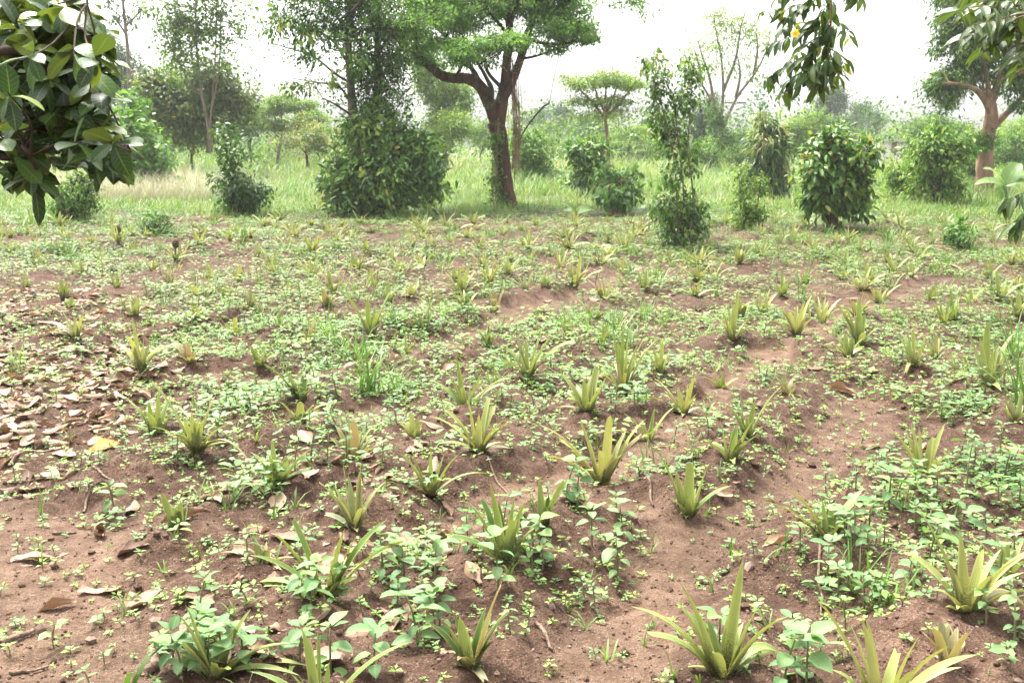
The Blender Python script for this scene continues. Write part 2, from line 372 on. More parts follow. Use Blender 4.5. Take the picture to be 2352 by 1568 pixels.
# ---------------------------------------------------------------- the pineapple field: where each plant stands
# (u, v of the foot, tips of its leaves, colour style, phrase for its label); picture positions are laid onto the ground
PINES = [
 (748,1371,[(671,1190),(632,1228),(792,1214),(889,1192),(929,1243),(574,1274),(603,1347),(659,1258),(775,1253),(601,1376),(813,1350),(673,1342),(663,1405)],'g','large spreading pineapple plant with pale green arching leaves'),
 (1160,1285,[(1125,1110),(1106,1146),(1082,1160),(1206,1153),(1182,1141),(1116,1214),(1029,1233),(1227,1214),(1145,1150)],'G','upright pineapple plant with broad dark green leaves'),
 (1079,1525,[(1147,1351),(1164,1409),(983,1429),(1055,1415),(1065,1426),(1133,1473),(1004,1531),(1116,1565),(1030,1470)],'G','green pineapple plant with one tall dark blade'),
 (735,1635,[(702,1456),(733,1460),(949,1472),(755,1521),(574,1541),(820,1560),(640,1600)],'g','pale green pineapple plant cut off by the bottom edge'),
 (494,1545,[(409,1409),(426,1388),(576,1398),(675,1477),(690,1523),(688,1550),(440,1480),(600,1500),(540,1440),(380,1520)],'y','yellowed pineapple plant buried in large round-leafed weeds'),
 (605,1293,[(505,1269),(581,1235),(607,1245),(676,1281),(559,1350),(642,1337),(560,1290),(540,1262)],'d','withered half-dead pineapple plant with drooping dry leaves'),
 (1660,1545,[(1707,1281),(1554,1327),(1450,1392),(1493,1456),(1551,1378),(1626,1422),(1728,1419),(1797,1419),(1785,1494),(1810,1535),(1600,1480)],'y','large yellow-green pineapple plant with two tall cut blades'),
 (2022,1632,[(1881,1381),(1980,1419),(1992,1422),(2115,1456),(2244,1502),(2210,1531),(1920,1540),(2060,1500)],'Y','yellow pineapple plant rising from the bottom edge'),
 (2176,1518,[(2162,1436),(2179,1432),(2200,1439),(2224,1453),(2128,1460),(2146,1444),(2190,1450),(2212,1470)],'d','short cut-back pineapple stump with a fan of brown blades'),
 (2220,1398,[(2098,1156),(2203,1211),(2258,1262),(2356,1313),(2362,1357),(2282,1317),(2149,1354),(2366,1467),(2302,1487),(2180,1300),(2170,1420)],'Y','big bright yellow pineapple plant with long curving leaves'),
 (2316,1317,[(2220,1226),(2288,1228),(2312,1225),(2265,1269),(2330,1272),(2350,1240)],'y','yellow-green pineapple plant behind the big bright yellow one'),
 (1900,1235,[(1722,1148),(1798,1115),(1890,1150),(1985,1121),(1990,1132),(2023,1167),(1799,1196),(1975,1228),(1860,1190),(1940,1170)],'y','wide pineapple plant with speckled leaves spread like a star'),
 (2121,1095,[(2037,978),(2092,971),(2171,971),(2191,1033),(2041,1048),(2045,989),(2169,1070),(2111,978),(2214,1098),(2064,1112),(2140,1010)],'Y','bushy yellow pineapple plant on the edge of the bare furrow'),
 (1383,1109,[(1236,975),(1333,969),(1401,960),(1485,960),(1474,1000),(1293,1028),(1258,1048),(1401,1000),(1287,1011),(1440,985),(1350,1010)],'Y','full yellow-green pineapple plant with a notched pale blade'),
 (1098,1037,[(1076,927),(1123,916),(1165,975),(988,956),(1025,942),(1006,1018),(1175,1030),(1105,1090),(1165,1083),(1045,960),(1100,950),(1190,960)],'Y','dense yellow pineapple plant with dry leaves hanging at its foot'),
 (988,1098,[(935,1018),(990,1030),(1062,1037),(1103,1085),(888,1102),(956,1139),(942,1062),(1020,1045),(920,1040)],'g','green pineapple plant with a dead tan leaf hanging in front'),
 (813,1187,[(786,1054),(830,1054),(825,1085),(881,1109),(864,1121),(736,1110),(741,1180),(800,1090),(770,1120)],'s','narrow grey-green pineapple plant with a dark stem'),
 (639,1105,[(574,1037),(625,1007),(717,1030),(724,1081),(590,1080),(660,1050)],'g','pineapple plant half hidden by weeds with one broad green blade'),
 (808,1051,[(812,971),(772,978),(860,975),(867,1000),(757,1004),(800,965),(835,985),(750,1030),(870,1030),(785,1000)],'s','compact grey-green pineapple rosette with narrow leaves'),
 (450,1040,[(348,876),(494,909),(483,931),(439,945),(542,1018),(395,989),(571,1059),(470,960),(420,960)],'y','pineapple plant with a long thin yellow blade leaning aside'),
 (359,996,[(366,890),(399,894),(341,920),(286,975),(330,950)],'g','small pineapple plant at the edge of the leaf litter'),
 (322,846,[(267,788),(304,790),(344,788),(397,790),(304,729),(330,775),(370,800),(285,810)],'Y','yellow cut-back pineapple plant among the fallen leaves'),
 (439,835,[(395,788),(432,788),(415,780),(455,800),(405,810)],'d','dark trimmed pineapple stump on a bare mound'),
 (1348,942,[(1287,857),(1372,846),(1341,868),(1401,856),(1269,938),(1375,901),(1310,900),(1360,880)],'y','yellow-green pineapple plant with five slim upright blades'),
 (1570,949,[(1463,912),(1507,872),(1597,859),(1557,887),(1602,901),(1530,900),(1580,880)],'Y','pineapple plant with one leaf stretched far to the side'),
 (1489,1011,[(1504,934),(1438,952),(1544,938),(1368,995),(1525,960),(1470,960)],'y','slender pineapple plant behind the full yellow-green one'),
 (1716,1000,[(1696,887),(1672,931),(1792,890),(1734,920),(1700,940),(1750,950)],'G','deep green pineapple plant with long backward blades'),
 (1679,1051,[(1654,964),(1734,960),(1635,1015),(1740,1000),(1690,990)],'g','green pineapple plant curving toward the furrow'),
 (1581,1136,[(1506,1033),(1585,1056),(1629,1063),(1680,1115),(1550,1080)],'g','sparse pineapple plant with four separate blades'),
 (1430,872,[(1405,751),(1447,751),(1478,780),(1511,777),(1414,813),(1368,832),(1430,770),(1465,790),(1420,790)],'o','tall brownish pineapple plant with squared-off upright leaves'),
 (1516,850,[(1522,788),(1538,806),(1558,821),(1482,806),(1500,800)],'o','low trimmed pineapple plant beside the tall brownish one'),
 (1211,865,[(1187,773),(1148,784),(1240,773),(1313,784),(1277,806),(1148,828),(1208,782),(1260,780),(1160,800)],'o','wide olive pineapple plant with many straight blades'),
 (1069,938,[(1048,817),(988,872),(1105,865),(1165,868),(1160,880),(1006,916),(1080,870),(1030,890)],'g','pineapple plant with one tall flat green blade'),
 (2268,883,[(2221,759),(2268,748),(2327,766),(2250,775),(2316,810),(2239,843),(2342,839),(2290,790),(2265,800)],'y','tall vase-shaped pineapple plant with thick stubs'),
 (2100,835,[(2041,780),(2056,762),(2096,755),(2129,769),(2085,770),(2070,850),(2118,867),(2098,868),(2080,860)],'o','pineapple plant with a skirt of dead leaves on a mound'),
 (2147,821,[(2177,795),(2136,780),(2150,770),(2185,810),(2120,800)],'s','small grey pineapple rosette against the one with dead skirt'),
 (1946,817,[(1942,769),(1909,788),(1983,777),(1986,799),(1925,774),(1958,775),(1905,800)],'o','low spiky pineapple rosette on the furrow bank'),
 (1975,773,[(1924,704),(1946,715),(1973,691),(1984,725),(1936,725),(1960,705)],'o','upright olive pineapple plant with a leaning broad blade'),
 (1829,769,[(1763,737),(1789,704),(1829,700),(1864,678),(1869,729),(1800,720),(1884,755),(1845,700)],'Y','bright pale yellow pineapple plant with a full crown'),
 (1886,744,[(1860,663),(1875,700),(1933,685),(1924,711),(1905,695)],'Y','yellowish pineapple plant with two long slanting blades'),
 (1752,718,[(1723,685),(1770,660),(1785,674),(1745,665),(1720,715),(1760,670)],'Y','pale pineapple plant with drooping side leaves near the vine shrub'),
 (2019,696,[(1997,660),(2041,660),(2074,652),(1964,671),(2020,665)],'y','pineapple plant with a leaf arched over like a hook'),
 (1994,645,[(1986,601),(2000,605),(1975,630),(2026,623),(1990,612)],'y','yellowish upright pineapple plant below the round bush'),
 (2166,744,[(2144,693),(2158,689),(2173,696),(2151,707),(2180,705)],'o','fan-shaped trimmed pineapple plant right of the furrow'),
 (2188,722,[(2184,667),(2202,685),(2180,689)],'o','thin pineapple plant behind the fan-shaped one'),
 (2272,641,[(2261,594),(2268,590),(2275,597),(2283,605),(2256,610)],'o','dark upright pineapple clump near the right edge'),
 (2330,964,[(2305,909),(2345,901),(2294,930),(2350,930),(2320,915)],'y','pineapple plant overgrown by weeds at the right edge'),
 (1683,769,[(1661,722),(1672,700),(1694,678),(1723,729),(1735,744),(1685,700)],'y','pineapple plant at the foot of the middle mound'),
 (1701,733,[(1680,700),(1698,682),(1720,693),(1690,690)],'o','dusty pineapple plant just behind the middle mound'),
 (951,1000,[(918,971),(944,953),(973,964),(930,965),(960,958)],'Y','stubby yellow cut pineapple plant left of the dense one'),
 (406,1204,[(390,1156),(372,1132),(430,1160),(415,1150)],'G','dark green pineapple stub standing in dry leaves'),
 (1247,1187,[(1239,1098),(1299,1102),(1260,1140)],'G','young two-bladed pineapple shoot'),
 (691,912,[(651,843),(699,865),(611,839),(660,860),(715,890)],'G','pineapple plant with a long pale leaf leaning left'),
 (688,967,[(645,925),(750,928),(720,930),(660,940),(690,925),(735,945)],'o','grassy thin-leaved pineapple plant'),
 (1810,905,[(1778,861),(1799,861),(1828,890),(1820,870),(1790,880)],'d','short brown pineapple stub in the furrow'),
 (1657,890,[(1613,865),(1661,857),(1697,868),(1640,860)],'y','small pineapple plant with stubs spread sideways'),
 (851,755,[(794,678),(843,685),(863,700),(900,667),(907,700),(856,725),(880,710),(820,720)],'o','tall pineapple plant standing clear on a mound'),
 (973,740,[(993,674),(915,729),(940,715),(988,715),(960,720)],'G','dark pineapple plant with one blade bent upright'),
 (1069,715,[(1036,667),(1054,656),(1094,674),(1112,707),(1075,670),(1045,690)],'y','neat open pineapple plant on bare soil'),
 (713,788,[(680,755),(709,729),(720,736),(739,780),(695,745),(730,750)],'d','dry brown pineapple stump among the weeds'),
 (750,700,[(741,661),(790,682),(713,682),(760,675)],'s','silvery pineapple plant with a drooping leaf'),
 (596,828,[(574,795),(611,799),(585,800),(630,815)],'o','low pineapple plant left of the big grass tuft'),
 (146,682,[(124,649),(165,660),(139,638),(155,645)],'G','dark pineapple plant above the leaf litter'),
 (161,704,[(165,680),(150,685),(180,690)],'o','little pineapple plant touching the dark one'),
 (176,766,[(135,704),(190,726),(84,769),(146,759),(170,725),(110,740)],'s','silvery pineapple plant in the leaf litter'),
 (1306,769,[(1284,733),(1308,726),(1328,733),(1295,730)],'o',None),(1388,780,[(1375,755),(1394,744),(1385,748)],'y',None),
 (1364,733,[(1324,685),(1383,685),(1397,718),(1350,700)],'o',None),(1386,685,[(1348,641),(1390,645),(1405,656),(1372,663)],'Y',None),
 (1320,663,[(1295,601),(1335,590),(1310,601),(1346,623),(1284,634)],'y',None),(1207,667,[(1185,627),(1222,627),(1167,638),(1203,634)],'s',None),
 (1255,660,[(1250,635),(1262,632),(1240,640)],'o',None),(1601,652,[(1551,608),(1593,594),(1606,612),(1639,601),(1580,612)],'y',None),
 (1640,640,[(1625,605),(1660,602),(1680,615)],'Y',None),(1401,590,[(1361,557),(1427,557),(1383,572)],'Y',None),(1796,685,[(1766,638),(1796,627),(1814,638)],'g',None),
 (1698,605,[(1676,568),(1690,557),(1712,572),(1734,564)],'y',None),(1138,693,[(1120,663),(1156,667),(1135,665)],'d',None),
 (1124,645,[(1112,583),(1138,583),(1105,619),(1145,612)],'y',None),(1050,645,[(1028,623),(1065,616),(1083,634),(1043,612)],'o',None),
 (858,663,[(838,619),(867,619),(852,616)],'o',None),(765,671,[(735,623),(754,623),(776,652)],'o',None),(575,707,[(560,656),(575,656),(586,663),(571,678)],'s',None),
 (710,630,[(677,590),(699,605),(739,575)],'y',None),(625,630,[(603,605),(625,594),(640,612)],'s',None),(970,616,[(951,575),(992,579),(1006,572)],'y',None),
 (945,678,[(944,650),(962,648),(930,660)],'Y',None),(717,590,[(699,539),(750,528),(710,550)],'o',None),(808,546,[(779,517),(808,515),(823,528)],'Y',None),
 (948,564,[(933,535),(962,542),(945,535)],'y',None),(995,564,[(977,542),(1010,539),(990,540)],'Y',None),(458,564,[(446,530),(475,525),(485,545)],'Y',None),
 (417,590,[(395,560),(412,555),(435,560)],'d',None),(308,579,[(285,555),(310,545),(330,550)],'y',None),(128,572,[(105,552),(130,540),(150,553)],'s',None),
 (26,586,[(0,555),(25,545),(55,560)],'y',None),(527,553,[(500,530),(525,522),(550,535)],'y',None),(311,715,[(300,670),(320,680),(305,690)],'o',None),
 (183,630,[(165,600),(185,595),(200,610)],'y',None),(267,660,[(255,635),(270,630),(285,640)],'o',None),(388,656,[(370,625),(390,615),(405,630)],'d',None),
 (520,685,[(495,655),(515,648),(535,650)],'y',None),(447,678,[(432,649),(487,663),(450,655)],'Y',None),(549,649,[(535,615),(550,610),(570,620)],'y',None),
 (447,729,[(440,700),(455,690),(470,710)],'Y',None),(1790,560,[(1775,540),(1795,532),(1810,540)],'o',None),(1870,585,[(1855,560),(1875,555),(1890,565)],'o',None),
 (2090,640,[(2075,610),(2095,605),(2110,615)],'y',None),(2140,690,[(2125,660),(2145,655),(2165,665)],'o',None),(2230,700,[(2205,670),(2230,660),(2255,665)],'y',None),
 (2340,720,[(2315,680),(2340,670),(2360,690)],'y',None),(2040,600,[(2025,580),(2040,575),(2060,585)],'o',None),(1935,640,[(1915,615),(1940,605),(1955,620)],'y',None),
 (1850,650,[(1835,625),(1852,615),(1868,628)],'o',None),(1480,655,[(1465,625),(1485,620),(1500,632)],'o',None),(1540,600,[(1520,580),(1540,570),(1560,580)],'o',None),
 (900,600,[(885,575),(905,570),(918,580)],'y',None),(840,580,[(825,558),(842,550),(858,560)],'o',None),(1060,590,[(1045,570),(1062,562),(1078,572)],'y',None),
 (1170,600,[(1155,578),(1172,570),(1188,580)],'o',None),(1260,590,[(1245,570),(1262,562),(1278,572)],'o',None),(1200,560,[(1188,545),(1202,538),(1215,547)],'o',None),
 (640,560,[(625,540),(642,532),(658,542)],'y',None),(590,590,[(575,568),(592,560),(608,570)],'o',None),(350,620,[(335,598),(352,590),(368,600)],'y',None),
 (90,620,[(75,598),(92,590),(108,600)],'o',None),(230,600,[(215,580),(232,572),(248,582)],'y',None),(60,660,[(45,638),(62,630),(80,640)],'o',None),
 (660,680,[(640,650),(662,642),(680,655)],'y',None),(890,690,[(875,665),(892,655),(908,668)],'o',None),(640,745,[(620,715),(642,705),(660,718)],'o',None),
 (540,770,[(515,740),(540,728),(562,742)],'y',None),(830,830,[(800,795),(832,785),(858,800)],'g',None),(1120,790,[(1095,755),(1122,745),(1150,760)],'G',None),
 (930,810,[(905,780),(932,770),(955,782)],'o',None),(480,640,[(468,618),(482,610),(498,620)],'o',None),(1030,560,[(1018,542),(1032,536),(1046,544)],'o',None),
]
rngF = np.random.default_rng(11)
for i in range(52):                                    # the farthest rows, only specks of blades
    u = rngF.uniform(-60, 2400); v = rngF.uniform(497, 548) + (25 if u > 1500 else 0)
    if 1500 < u < 1660 or 720 < u < 1010 and v < 515: continue
    h = (v - 470) * rngF.uniform(0.28, 0.42)
    PINES.append((u, v, [(u - h * .6, v - h * .7), (u, v - h), (u + h * .7, v - h * .6)], 'oyYs'[rngF.integers(4)], None))
_have = [at(p[0], p[1], .09)[:2] for p in PINES]
for _ in range(2600):                                  # more of the small plants between them
    if len(PINES) >= 282: break
    y = math.sqrt(rngF.uniform(8.2 ** 2, 19.5 ** 2)); x = rngF.uniform(-1, 1) * y * .5
    if any((x - q[0]) ** 2 + (y - q[1]) ** 2 < .62 ** 2 for q in _have): continue
    _have.append(np.array([x, y])); u, v = (float(c[0]) for c in proj(np.array([[x, y, .09]])))
    if v < 500 or 1500 < u < 1660 and v < 600 or 1860 < u < 1990 and v < 560 or u < 170 and v > 620: continue
    h = ppm(y) * rngF.uniform(.17, .30); n = rngF.integers(4, 7)
    PINES.append((u, v, [(u + h * (1.15 * math.sin(a)), v - h * max(.15, math.cos(a))) for a in np.linspace(-1.25, 1.25, n) + rngF.normal(0, .12, n)], 'oyYysogY'[rngF.integers(8)], None))
PXY, PMH = [], []
for (u, v, tips, st, lab) in PINES:
    p = at(u, v, 0.09)
    PXY.append(p[:2]); PMH.append(0.10 + 0.06 * ((u * 7.3 + v * 3.1) % 1.0))
PXY = np.array(PXY); PMH = np.array(PMH)

# ---------------------------------------------------------------- ground height and what grows where
def path_mask(x, y):                                   # the trodden strip at the left and the bare furrow at the right
    x = np.asarray(x, float); y = np.asarray(y, float)
    w = 0.22 * (vnoise(x * 2.3, y * 2.3, 5) - .5) + 0.1 * (vnoise(x * 7, y * 7, 6) - .5)
    m = np.zeros_like(x)
    for pts, hw in ((PATH_L, 0.32), (FURROW, 0.17), (FURROW2, 0.15), (FURROW3, 0.13), (FURROW4, 0.17), (FURROW5, .12)):
        d = np.full(x.shape, 1e9)
        for (ax, ay), (bx, by) in zip(pts[:-1], pts[1:]):
            t = np.clip(((x - ax) * (bx - ax) + (y - ay) * (by - ay)) / ((bx - ax) ** 2 + (by - ay) ** 2), 0, 1)
            d = np.minimum(d, np.hypot(x - ax - t * (bx - ax), y - ay - t * (by - ay)))
        m = np.maximum(m, 1 - sstep(hw * .55, hw * 1.25, d + w))
    return m
def _g(l): return [tuple(at(u, v)[:2]) for u, v in l]
PATH_L = _g([(-250, 1150), (60, 1230), (150, 1330), (110, 1480), (90, 1700), (60, 2300)])
FURROW = _g([(1960, 930), (1975, 1010), (1880, 1090), (1760, 1160), (1620, 1240), (1480, 1420), (1380, 1600), (1300, 1900)])
FURROW2 = _g([(1060, 1230), (1165, 1196), (1262, 1150), (1480, 1060), (1640, 920), (1700, 860), (1830, 795), (2000, 715), (2120, 660)])
FURROW4 = _g([(480, 880), (560, 880), (760, 870), (1010, 810), (1190, 720), (1320, 690), (1480, 620)])
FURROW5 = _g([(560, 1010), (680, 990), (900, 950)])
FURROW3 = _g([(1180, 1120), (1280, 1180), (1460, 1190)])
def H(x, y):
    x = np.asarray(x, float); y = np.asarray(y, float)
    shp = x.shape; xf, yf = x.ravel(), y.ravel()
    s = np.zeros_like(xf)
    near = (yf > 0) & (yf < 30) & (np.abs(xf) < 22)
    xi, yi = xf[near], yf[near]
    wx = xi + 0.12 * (vnoise(xi * 3, yi * 3, 21) - .5); wy = yi + 0.12 * (vnoise(xi * 3, yi * 3, 22) - .5)
    acc = np.zeros_like(xi)
    for (px, py), h in zip(PXY, PMH):
        dx, dy = wx - px, wy - py; sa = dx * .479 + dy * .878; sb = dx * .878 - dy * .479      # mounds drawn out along the rows
        acc += h * np.exp(-sa * sa / (2 * .30 ** 2) - sb * sb / (2 * .165 ** 2))
    s[near] = 0.17 * (1 - np.exp(-acc / 0.17))
    d = np.hypot(xf, yf)
    fade = 1 - sstep(16, 30, d)
    pm = path_mask(xf, yf)
    bare = 1 - 0.75 * pm
    s = s * (1 - 0.6 * pm)
    s += fade * bare * (0.06 * (vnoise(xf * 1.4, yf * 1.4, 1) - .5) + 0.075 * (vnoise(xf * 4.1, yf * 4.1, 2) - .5)
                 + 0.045 * (vnoise(xf * 10, yf * 10, 3) - .5) + 0.024 * (vnoise(xf * 23, yf * 23, 4) - .5) * (.3 + 1.4 * vnoise(xf * 2.1, yf * 2.1, 17)))
    s += (1 - fade) * 0.10 * (vnoise(xf * .35, yf * .35, 7) - .5)
    s -= 0.016 * np.clip(yf - 55, 0, 90)
    return s.reshape(shp)
def H1(x, y): return float(H(np.array([x]), np.array([y]))[0])
def gnd(u, v, z=0.05):
    p = at(u, v, z); return np.array([p[0], p[1], H1(p[0], p[1])])

def axis(dense_lo, dense_hi, step, lo, hi, g=1.09):
    a = list(np.arange(dense_lo, dense_hi, step))
    s = step; x = a[-1]
    while x < hi: s = min(s * g, 14); x += s; a.append(x)
    s = step; x = dense_lo; b = []
    while x > lo: s = min(s * g, 14); x -= s; b.append(x)
    return np.array(b[::-1] + a)
gx = axis(-2.6, 3.0, 0.026, -330, 330)
gy = axis(2.3, 7.2, 0.024, -60, 400, 1.045)
GX, GY = np.meshgrid(gx, gy)
GZ = H(GX, GY)
mbg = MB()
nx, ny = len(gx), len(gy)
ii = np.arange(ny - 1)[:, None] * nx; jj = np.arange(nx - 1)[None, :]
FQ = np.stack([ii + jj, ii + jj + 1, ii + nx + jj + 1, ii + nx + jj], -1).reshape(-1, 4)
grassy = sstep(20, 27, GY + 1.5 * (vnoise(GX * .7, GY * .7, 9) - .5))
mbg.add(np.stack([GX, GY, GZ], -1).reshape(-1, 3), FQ, path_mask(GX, GY).ravel(), grassy.ravel(), (vnoise(GX * 1.1, GY * 1.1, 30)).ravel())

m, nt, out = _mat('soil')
n1 = noise(nt, 1.7, 4); n2 = noise(nt, 11, 4, 0.7); n3 = noise(nt, 75, 3, 0.7); n4 = noise(nt, 190, 2, 0.6)
mixn = math_(nt, 'ADD', math_(nt, 'MULTIPLY', n2, 0.5), math_(nt, 'MULTIPLY', n3, 0.5))
csoil = ramp(nt, mixn, [(0.30, (.028, .0155, .011)), (0.5, (.074, .043, .028)), (0.68, (.148, .094, .064))])
cpath = ramp(nt, mixn, [(0.30, (.06, .035, .024)), (0.5, (.118, .074, .048)), (0.68, (.19, .127, .086))])
col = mix(nt, attr(nt, 'tint'), csoil, cpath)
col = mix(nt, 0.6, col, ramp(nt, n1, [(0.3, .55), (0.7, 1.4)]), 'MULTIPLY')
col = mix(nt, math_(nt, 'MULTIPLY', attr(nt, 'ac'), .35), col, (.055, .03, .021))
vor = N(nt, 'ShaderNodeTexVoronoi'); vor.inputs['Scale'].default_value = 130
nt.links.new(N(nt, 'ShaderNodeTexCoord').outputs['Object'], vor.inputs['Vector'])
grit = math_(nt, 'MULTIPLY', math_(nt, 'LESS_THAN', vor.outputs['Distance'], 0.28), math_(nt, 'GREATER_THAN', n2, 0.5))
col = mix(nt, math_(nt, 'MULTIPLY', grit, 0.55), col, (.25, .18, .14))
cgr = ramp(nt, n2, [(0.3, (.055, .075, .022)), (0.7, (.12, .13, .05))])
col = mix(nt, attr(nt, 'al'), col, cgr)
hgt = math_(nt, 'ADD', math_(nt, 'MULTIPLY', n3, 0.7), math_(nt, 'ADD', math_(nt, 'MULTIPLY', n4, 0.3), math_(nt, 'MULTIPLY', n2, 0.8)))
nt.links.new(principled(nt, col, 0.95, 0.12, bump(nt, hgt, 0.022, 1.0)), out.inputs[0])
M_SOIL = m
ground = mbg.build('ground', M_SOIL)
_Hexact = H
def H(x, y):                                            # from here on: the height of the built sheet itself
    x = np.asarray(x, float); y = np.asarray(y, float)
    i = np.clip(np.searchsorted(gx, x) - 1, 0, nx - 2); j = np.clip(np.searchsorted(gy, y) - 1, 0, ny - 2)
    fx = np.clip((x - gx[i]) / (gx[i + 1] - gx[i]), 0, 1); fy = np.clip((y - gy[j]) / (gy[j + 1] - gy[j]), 0, 1)
    return (GZ[j, i] * (1 - fx) + GZ[j, i + 1] * fx) * (1 - fy) + (GZ[j + 1, i] * (1 - fx) + GZ[j + 1, i + 1] * fx) * fy
tag(ground, 'reddish brown tilled soil of the pineapple field running out to the meadow', None, None, 'structure')

# loose crumbs of soil
rng = np.random.default_rng(3)
ico = bpy.data.meshes.new('tmp_ico')
import bmesh
bm = bmesh.new(); bmesh.ops.create_icosphere(bm, subdivisions=1, radius=1.0)
icoV = np.array([v.co[:] for v in bm.verts]); icoF = np.array([[v.index for v in f.verts] for f in bm.faces]); bm.free()
bpy.data.meshes.remove(ico)
mbc = MB()
n = 11000
yy = 2.5 + 7.0 * rng.random(n) ** 1.6; xx = (rng.random(n) * 2 - 1) * (yy * .53 + .2)
zz = H(xx, yy)
for k in range(4):
    sl = slice(k * n // 4, (k + 1) * n // 4); m_ = len(xx[sl])
    jv = icoV * (1 + rng.uniform(-.35, .35, (len(icoV), 1)))
    sz = rng.uniform(.0018, .0065, m_) * (1 + 2.2 * (rng.random(m_) > .95))
    tpl = dict(V=jv, T=np.zeros(len(jv)), A=np.zeros(len(jv)), C=np.zeros(len(jv)), F=[(icoF, 0)])
    stamp(mbc, tpl, np.stack([xx[sl], yy[sl], zz[sl] + sz * .3], -1), rng.random(m_) * 6.3, sz, rng, 0.2, rng.random(m_))
m, nt, out = _mat('soil_crumb')
nt.links.new(principled(nt, ramp(nt, attr(nt, 'tint'), [(0, (.07, .042, .03)), (.7, (.12, .074, .053)), (1, (.24, .17, .13))]), .95, .1), out.inputs[0])
tag(mbc.build('soil_clods', m, smooth=False), 'loose crumbs of brown soil scattered over the field', None, None, 'stuff')

# ---------------------------------------------------------------- pineapple plants
def mat_pine():
    m, nt, out = _mat('pineapple_leaf')
    al = attr(nt, 'al'); ac = math_(nt, 'ABSOLUTE', attr(nt, 'ac'))
    col = ramp(nt, attr(nt, 'tint'), [(0.0, (.06, .12, .024)), (.2, (.13, .21, .05)), (.4, (.20, .255, .078)), (.6, (.32, .34, .115)), (.74, (.20, .23, .135)), (.86, (.20, .165, .08)), (1.0, (.38, .27, .16))])
    nz = noise(nt, 22, 3, .6, vscale=(1, 1, .5)); nf = noise(nt, 210, 2, .6)
    col = mix(nt, .4, col, ramp(nt, nz, [(0.3, .6), (0.7, 1.35)]), 'MULTIPLY')
    col = mix(nt, math_(nt, 'MULTIPLY', sst(nt, ac, .62, 1.0), .65), col, (.40, .37, .12))          # yellow margins
    geo = N(nt, 'ShaderNodeNewGeometry')
    col = mix(nt, math_(nt, 'MULTIPLY', geo.outputs['Backfacing'], .35), col, (.27, .27, .15))      # paler underside
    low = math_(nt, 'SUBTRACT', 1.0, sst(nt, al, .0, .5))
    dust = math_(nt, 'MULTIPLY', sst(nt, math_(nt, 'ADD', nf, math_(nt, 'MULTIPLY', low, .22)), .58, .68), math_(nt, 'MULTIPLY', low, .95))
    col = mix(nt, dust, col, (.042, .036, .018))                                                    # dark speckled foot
    tip = math_(nt, 'MULTIPLY', sst(nt, al, .93, 1.0), .7)
    col = mix(nt, tip, col, (.38, .27, .16))
    sv = math_(nt, 'SINE', math_(nt, 'MULTIPLY', attr(nt, 'ac'), 26.0))
    leafy(nt, out, col, .42, .35, .22, (1.2, 1.15, .5), bump(nt, sv, .0015, .3))
    return m
def sst(nt, x, a, b):
    n = N(nt, 'ShaderNodeMapRange', interpolation_type='SMOOTHSTEP')
    n.inputs['From Min'].default_value = a; n.inputs['From Max'].default_value = b
    nt.links.new(x, n.inputs['Value'])
    return n.outputs[0]
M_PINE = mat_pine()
TINT = {'g': .24, 'G': .06, 'y': .42, 'Y': .56, 's': .72, 'o': .36, 'd': .88}

def blade(B, T, w, cut, rng, ns=8, arch=None):
    """one pineapple leaf from foot B to tip T: a channelled strap on a bowed line"""
    B = np.asarray(B, float); T = np.asarray(T, float)
    h = T[2] - B[2]; hor = T[:2] - B[:2]; r = np.linalg.norm(hor)
    up = max(h * .58, 0) + (.24 * r if h > 0 else .5 * r + .03)
    C = np.array([B[0] + hor[0] * (.43 if h > 0 else .5), B[1] + hor[1] * (.43 if h > 0 else .5), B[2] + up])
    t = np.linspace(0, 1, ns + 1)[:, None]
    P = (1 - t) ** 2 * B + 2 * t * (1 - t) * C + t * t * T
    tan = nrm(np.gradient(P, axis=0))
    outw = nrm(np.array([hor[0], hor[1], 0.0]) + 1e-4) if r > .02 else nrm(np.array([rng.normal(), rng.normal(), 0.0]))
    side = nrm(np.cross(np.array([0, 0, 1.0]), outw)); side = np.broadcast_to(side, tan.shape)
    tw = rng.normal(0, .35) * t
    nor = nrm(np.cross(tan, side))
    side, nor = side * np.cos(tw) + nor * np.sin(tw), nor * np.cos(tw) - side * np.sin(tw)
    V, al, ac = [], [], []
    endw = rng.uniform(.45, .75) if cut else 0.03
    cj = rng.uniform(-.02, .02, 3) if cut else np.zeros(3)
    for i in range(ns + 1):
        s = i / ns
        prof = (1.0 + .12 * (1 - s) ** 3) * (1 - (1 - endw) * s ** (3.2 if cut else 2.7)) * (.8 + .2 * min(1, s * 5))
        for k, c in enumerate((-1, 0, 1)):
            p = P[i] + side[i] * (c * w * .5 * prof) + nor[i] * ((.30 * w * prof) * (abs(c) - .5) * (1 - .5 * s))
            if i == ns: p = p + tan[i] * cj[k]
            V.append(p); al.append(s if not cut else s * .97); ac.append(c)
    F = [[i * 3 + j, (i + 1) * 3 + j, (i + 1) * 3 + j + 1, i * 3 + j + 1] for i in range(ns) for j in range(2)]
    return np.array(V), np.array(F), np.array(al), np.array(ac)

